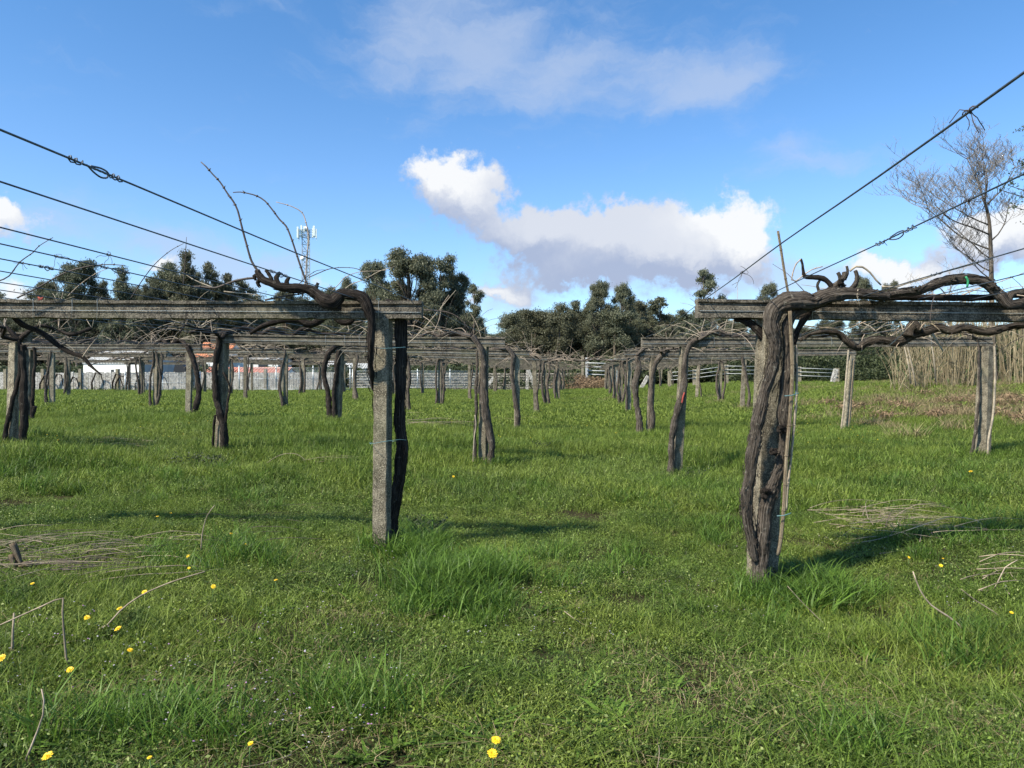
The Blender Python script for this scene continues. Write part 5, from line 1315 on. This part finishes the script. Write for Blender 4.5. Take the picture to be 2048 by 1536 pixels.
for (a, b, c, d, lab) in ((1800,640,1832,772,'long pale fallen reed leaning left of the reed stand'),(1808,690,1822,768,'second pale reed leaning beside the fallen one'),(1858,660,1872,765,'pale leaning reed between the two near posts')):
    m = MB(); tube(m, [P(c, d, 26.5), P((a+c)/2+2, (b+d)/2, 26.5), P(a, b, 26.5)], [.03,.025,.015], 6, .5); o = m.obj('reed_stalk', M_CANEG, loc=tuple(P(c, d, 26.5))); tag(o, lab, 'reed', 'leaning reed stalks')

# ------------------------------------------------------------------ cell tower
Yt = 170.0; xt = XP(613, Yt); zt0 = g1(xt, Yt); m_s = simple('tower_steel', (.30,.34,.36), .5, .3, .15, 1)
root = empty('cell_tower', (xt, Yt, zt0), 'grey lattice phone mast with antenna panels above the trees', 'tower')
ztop = ZP(462, Yt); w = .95; m = MB(); leg = [(-w,-w*.6),(w,-w*.6),(0,w)]
for a, b in leg: m.bar((xt+a*1.1, Yt+b, zt0), (xt+a*.85, Yt+b, ztop), .16)
n = 22
for i in range(n):
    z1_ = zt0+(ztop-zt0)*i/n; z2_ = zt0+(ztop-zt0)*(i+1)/n
    for j in range(3):
        a = leg[j]; b = leg[(j+1)%3]
        m.bar((xt+a[0], Yt+a[1], z1_), (xt+b[0], Yt+b[1], z2_), .08); m.bar((xt+a[0], Yt+a[1], z2_), (xt+b[0], Yt+b[1], z2_), .08)
part(m, 'lattice_mast', m_s, root, smooth=False)
m = MB(); zp = ZP(472, Yt)
for dz in (0, 1.1):
    pr = [Vector((xt+math.cos(a)*2.15, Yt+math.sin(a)*2.15, zp+dz)) for a in [i*PI/3+.3 for i in range(6)]]
    for i in range(6): m.bar(pr[i], pr[(i+1)%6], .09); m.bar(pr[i], (xt, Yt, zp+dz), .07)
part(m, 'platform', m_s, root, smooth=False)
m_p = simple('antenna_panel_plastic', (.62,.70,.66), .5); 
for px, wpx, h0, h1 in ((599,4,456,478),(605,4,452,476),(631,5,454,474),(627,3,458,476),(635,3,460,478),(612,3,455,466),(601,3,460,480)):
    m = MB(); x_ = XP(px, Yt); yy = Yt+rnd.uniform(-1.8,-.6); ww = wpx/F*Yt/2*.8; m.box((x_-ww, yy-.12, ZP(h1, Yt)), (x_+ww, yy+.12, ZP(h0, Yt))); m.bar((x_, yy+.25, ZP(h1+4, Yt)), (x_, yy+.25, ZP(h0, Yt)), .08)
    part(m, 'antenna_panel', m_p, root, smooth=False)
for (px, py) in ((604.5,516.5),(612,457)):
    m = MB(); c = P(px, py, Yt-1.2); k = 16; rr = .5
    m.add([tuple(c+Vector((math.cos(2*PI*i/k)*rr, 0, math.sin(2*PI*i/k)*rr))) for i in range(k)]+[tuple(c+Vector((math.cos(2*PI*i/k)*rr, .35, math.sin(2*PI*i/k)*rr))) for i in range(k)], [tuple(range(k)), tuple(range(k,2*k))[::-1]]+[(i, i+k, (i+1)%k+k, (i+1)%k) for i in range(k)])
    m.bar(c+Vector((0,.3,0)), (xt-.3, Yt, c.z), .1); part(m, 'dish_antenna', simple('dish_white', (.8,.8,.78), .5), root)

# ------------------------------------------------------------------ buildings at left
M_WHITE = simple('white_render', (.74,.73,.69), .85, 0, .12, 1.2); M_BLUEG = simple('blue_grey_render', (.42,.40,.40), .85, 0, .15, 1.5); M_DARK = simple('dark_glass', (.03,.035,.04), .2); M_TARP = simple('black_tarp', (.012,.012,.014), .5)
def stripes(name, c1, c2, sc_, axis=0, rough=.8):
    m, N, b, o = new_mat(name); g = N.new('ShaderNodeTexCoord'); s = N.new('ShaderNodeSeparateXYZ'); N.l.new(g.outputs['Object'], s.inputs[0])
    wv = N.math('SINE', N.math('MULTIPLY', s.outputs[axis], sc_)); n = N.noise(g.outputs['Object'], 1.2, 5)
    cc = N.mix(N.ramp(wv, -.6, .6), c1, c2); cc = N.mix(N.ramp(n, .45, .7, 0, .55), cc, tuple(x*.55 for x in c1)); setb(N, b, Base_Color=cc, Roughness=rough); bump(N, b, wv, .6, .05); return m
M_CORR = stripes('corrugated_grey_roof', (.26,.27,.27), (.42,.43,.42), 22); M_TILE = stripes('orange_roof_tiles', (.42,.14,.06), (.55,.22,.10), 24); M_TILER = stripes('red_roof_tiles', (.36,.13,.09), (.46,.20,.14), 22)
def gable(name, label, px0, px1, Y, depth, eave_py, ridge_py, rot, wallm, roofm, cat_='house', base=None, over=.06, gablem=None):
    xa = XP(px0, Y); xb_ = XP(px1, Y); L = xb_-xa; xc = (xa+xb_)/2; zg = g1(xc, Y)-.3; ze = ZP(eave_py, Y)-zg; zr_ = ZP(ridge_py, Y)-zg
    root = empty(name, (xc, Y, zg), label, cat_)
    def ch(m, nm, mat): o = m.obj(nm, mat, smooth=False); o.parent = root; return o
    h = L/2; d = depth
    m = MB(); m.box((-h, 0, 0), (h, d, ze)); ch(m, 'wall', wallm)
    for sx in (-1, 1):
        m = MB(); x = sx*h; m.add([(x-.1, .02, ze), (x-.1, d-.02, ze), (x-.1, d/2, zr_-.06), (x+.0, .02, ze), (x+.0, d-.02, ze), (x+.0, d/2, zr_-.06)], [(0,1,2),(5,4,3),(0,3,4,1),(1,4,5,2),(2,5,3,0)])
        ch(m, 'gable_wall', gablem or wallm)
    if gablem:
        m = MB(); m.box((h+.003, .02, 0), (h+.05, d-.02, ze)); ch(m, 'end_wall', gablem)
    m = MB(); o_ = over; sl_ = (zr_-ze)/(d/2)
    for s0, s1 in ((-o_, d/2), (d+o_, d/2)):
        za = ze-sl_*o_; v = [(-h-o_, s0, za), (h+o_, s0, za), (h+o_, s1, zr_), (-h-o_, s1, zr_)]; v += [(a, b, c+.12) for a, b, c in v]
        m.add(v, [(0,3,2,1),(4,5,6,7),(0,1,5,4),(1,2,6,5),(2,3,7,6),(3,0,4,7)])
    ch(m, 'roof', roofm)
    root.rotation_euler = (0, 0, rot); return root, L, ze, ch
s_root, L, ze, ch = gable('shed', 'long pale shed with grey corrugated roof behind the wall', 152, 300, 60, 4.2, 727, 700, math.radians(-16), M_WHITE, M_CORR, 'shed', gablem=M_BLUEG)
m = MB(); m.box((-.2, -.01, .0), (.1, .02, ze*.8)); ch(m, 'drain_stain_post', M_DARK)
h_root, L, ze, ch = gable('house', 'white house with orange tiled roof behind the wall', 386, 452, 80, 6, 716, 684, 0, M_WHITE, M_TILE)
for x_ in (-.8, 1.0):
    m = MB(); m.box((x_-.75, -.06, ze-1.7), (x_+.75, .02, ze-.55)); w_ = ch(m, 'window', M_WHITE); m2 = MB(); m2.box((x_-.62, -.08, ze-1.6), (x_+.62, -.05, ze-.65)); pn = m2.obj('pane', M_DARK, smooth=False); pn.parent = w_
w_root, L, ze, ch = gable('outbuilding', 'plain white wing with low grey roof right of the orange roof', 456, 556, 82, 5, 720, 712, 0, M_WHITE, M_CORR, 'outbuilding')
m = MB(); m.box((.6, -.06, ze-1.2), (1.6, .02, ze-.2)); ch(m, 'window', M_DARK)
a_root, L, ze, ch = gable('outbuilding', 'low annex with faded red tile roof in front of house', 398, 566, 66, 5, 754, 736, 0, M_WHITE, M_TILER, 'outbuilding')
m = MB(); X = [XP(p, 58) for p in (348,352,358,366,372,374)]
prof = [P(346,745,58),P(350,728,58),P(356,722,58),P(370,734,58),P(371,745,58)]
m.add([tuple(p) for p in prof]+[tuple(p+Vector((0,1.4,0))) for p in prof], [(0,1,2,3,4)[::-1],(5,6,7,8,9)]+[(i,(i+1)%5,(i+1)%5+5,i+5) for i in range(5)])
o = m.obj('covered_stack', M_TARP, smooth=False, loc=tuple(P(360,745,58))); tag(o, 'black tarpaulin covered heap right of the pale shed', 'tarpaulin')
_, L, ze, ch = gable('barn', 'low whitish building with grey roof far behind the middle posts', 640, 760, 84, 6, 738, 722, 0, M_WHITE, M_CORR, 'barn')
# ------------------------------------------------------------------ pale slab wall
M_SLAB = m_concrete('pale_slab_wall', (.50,.48,.44), (.17,.16,.15), 25)
def slabwall():
    root = empty('slab_wall', (XP(180,50), 50, g1(XP(180,50),50)), 'pale stained concrete slat wall along the left edge of the vineyard', 'wall')
    R = random.Random(3); x = XP(-60, 50); x1 = XP(640, 50); i = 0
    while x < x1:
        Yw = 50+.12*(x+30)*.2; g = g1(x, Yw)-.1; top = ZP(745, 50)+.02; m = MB(); m.box((x-.09, Yw-.12, g), (x+.09, Yw+.12, top+.22)); part(m, 'post', M_PALE, root, smooth=False)
        m = MB(); xx = x+.11
        while xx < x+2.35:
            ww = R.uniform(.10,.16); m.box((xx, Yw-.03+R.uniform(-.012,.012), g), (xx+ww, Yw+.03, top+R.uniform(-.05,.03))); xx += ww+R.choice([.004,.01,.03])
        part(m, 'panel', M_SLAB, root, smooth=False); x += 2.45
    return root
slabwall()
R = random.Random(19)
for i, (px, hh) in enumerate(((92,30),(118,34),(150,28),(196,36),(236,34),(246,30),(282,30),(330,28))):
    m = MB(); wd = R.uniform(8,14); tube(m, [P(px-wd,788,49.8), P(px-wd*1.05,785-hh*.55,49.7), P(px-wd*.4,782-hh,49.7), P(px+wd*.5,783-hh*.95,49.7), P(px+wd*.9,786-hh*.4,49.7)], [.07,.06,.05,.04,.03], 5, .4, wob=.05, seed=i)
    o = m.obj('bent_vine', M_BARKD, loc=tuple(P(px,788,49.8))); tag(o, '%s dark arched stem from the left on the pale slat wall' % WORD[i], 'vine', 'arched stems along the pale wall')
def chainlink(label, px0, px1, Y, bot, top, cell=.09, posts=4):
    xa, xb_ = XP(px0, Y), XP(px1, Y); zb_ = ZP(bot, Y); zt_ = ZP(top, Y); H = zt_-zb_
    root = empty('chain_link_fence', ((xa+xb_)/2, Y, zb_), label, 'fence', 'wire mesh fences at the far left edge')
    m = MB(); n = int((xb_-xa)/cell)
    for i in range(-int(H/cell), n):
        for s in (1, -1):
            p0 = xa+i*cell; a = [p0, zb_] if s == 1 else [p0+H, zb_]; b = [p0+H, zt_] if s == 1 else [p0, zt_]
            if min(a[0], b[0]) < xa or max(a[0], b[0]) > xb_: continue
            m.bar((a[0], Y+.004*s, a[1]), (b[0], Y+.004*s, b[1]), .007)
    part(m, 'mesh', M_METAL, root, smooth=False)
    for i in range(posts):
        x = xa+(xb_-xa)*i/(posts-1); m = MB(); m.bar((x, Y+.03, zb_-.3), (x, Y+.03, zt_+.15), .06); part(m, 'post', M_METAL, root)
    for z in (zb_+.02, zb_+H*.5, zt_): m = MB(); m.bar((xa, Y-.02, z), (xb_, Y-.02, z), .025); part(m, 'rail', M_METAL, root)
chainlink('grey wire mesh fence before the red roofed annex', 478, 700, 49, 779, 736, .10, 4)
chainlink('grey wire mesh fence behind the middle posts left of the aisle', 705, 965, 56, 775, 742, .10, 5)
chainlink('fine mesh fence in front of the pale shed wall', 250, 400, 48.8, 784, 747, .10, 3)
# rubble wall
def rubble(label, px0, px1, Y, bot, top, seed):
    R = random.Random(seed); xa, xb_ = XP(px0, Y), XP(px1, Y); z0 = ZP(bot, Y)-.3; z1_ = ZP(top, Y); m = MB(); z = z0
    while z < z1_:
        x = xa+R.uniform(-.2,0); h = R.uniform(.16,.28)
        while x < xb_:
            w_ = R.uniform(.2,.5); j = lambda: R.uniform(-.025,.025)
            v = [(x+j(), Y+j()-.1, z+j()), (x+w_-.02+j(), Y+j()-.1, z+j()), (x+w_-.03+j(), Y-.14+j(), z+h*.5), (x+w_-.02+j(), Y-.1+j(), z+h-.02+j()), (x+j(), Y-.1+j(), z+h-.02+j()), (x+j(), Y-.14+j(), z+h*.5)]
            v += [(a, Y+.3, c) for a, b, c in v]
            m.add(v, [(0,1,2,5),(5,2,3,4),(1,7,8,2),(2,8,9,3),(3,9,10,4),(4,10,11,5),(5,11,6,0),(0,6,7,1),(11,8,7,6),(10,9,8,11)]); x += w_
        z += h
    o = m.obj('stone_wall', m_concrete('rubble_stone', (.26,.24,.20), (.07,.065,.055), 8), smooth=False, loc=(xa, Y, z0)); tag(o, label, 'wall')
rubble('grey rubble wall behind the mesh fence left of the aisle', 700, 1160, 62, 776, 750, 4)
# gate
M_GATE = simple('white_painted_steel', (.40,.42,.42), .5, 0, .1, 3)
def railfence(name, label, cat_, pts, Y, tops, nrails, span, postm, rail=.05, pw=.16):
    root = empty(name, tuple(P(pts[0], tops[0]+30, Y)), label, cat_)
    for i, (a, b) in enumerate(zip(pts[:-1], pts[1:])):
        for k in range(nrails):
            m = MB(); m.bar(P(a, tops[i]+span*k, Y), P(b, tops[i+1]+span*k, Y), rail); part(m, 'rail', M_GATE, root)
    for a, t in zip(pts, tops):
        m = MB(); p = P(a, t-3, Y); g = g1(p.x, Y)-.2; m.box((p.x-pw/2, Y+.03, g), (p.x+pw/2, Y+.03+pw, p.z)); part(m, 'post', postm, root, smooth=False)
    return root
railfence('field_gate', 'white barred metal gate closing the far end of the aisle', 'gate', [1174,1232], 62, [718,720], 5, 7.6, M_GATE, .07, .22)
m = MB(); p = P(1165, 711, 61.5); m.box((p.x-.09, 61.4, g1(p.x,62)), (p.x+.09, 61.6, p.z)); o = m.obj('gate_post', M_PALE, smooth=False, loc=(p.x, 61.5, g1(p.x,62))); tag(o, 'tall thin pale post left of the white gate', 'post')
railfence('rail_fence', 'white pipe rail fence behind the right hand frames', 'fence', [1340,1390,1454,1520,1600,1676], 52, [745,741,732,733,736,739], 3, 7.5, M_PALE, .035, .22)
# braced end posts
for (px, py, qx, qy, Y_, lab) in ((1057,740,1072,776,54,'white braced post in front of the brambles'),(990,752,972,770,54,'short white diagonal brace left of the brambles'),(1296,752,1280,776,50,'white diagonal brace behind the right aisle posts'),(1672,738,1665,760,46,'leaning white concrete post at the rail fence end')):
    root = empty('end_post', tuple(P(px, qy, Y_)), lab, 'post', 'white braced posts round the field'); m = MB(); m.bar(P(px, py, Y_), P(qx, qy+4, Y_), (.22 if 'lump' not in lab else .2)); part(m, 'brace', M_SLAB, root, smooth=False)
    if px == 1057: m = MB(); m.bar(P(1055, 740, Y_+.2), P(1054, 780, Y_+.2), .2); part(m, 'post', M_SLAB, root, smooth=False)
scene.cycles.max_bounces = 6; scene.cycles.transparent_max_bounces = 6
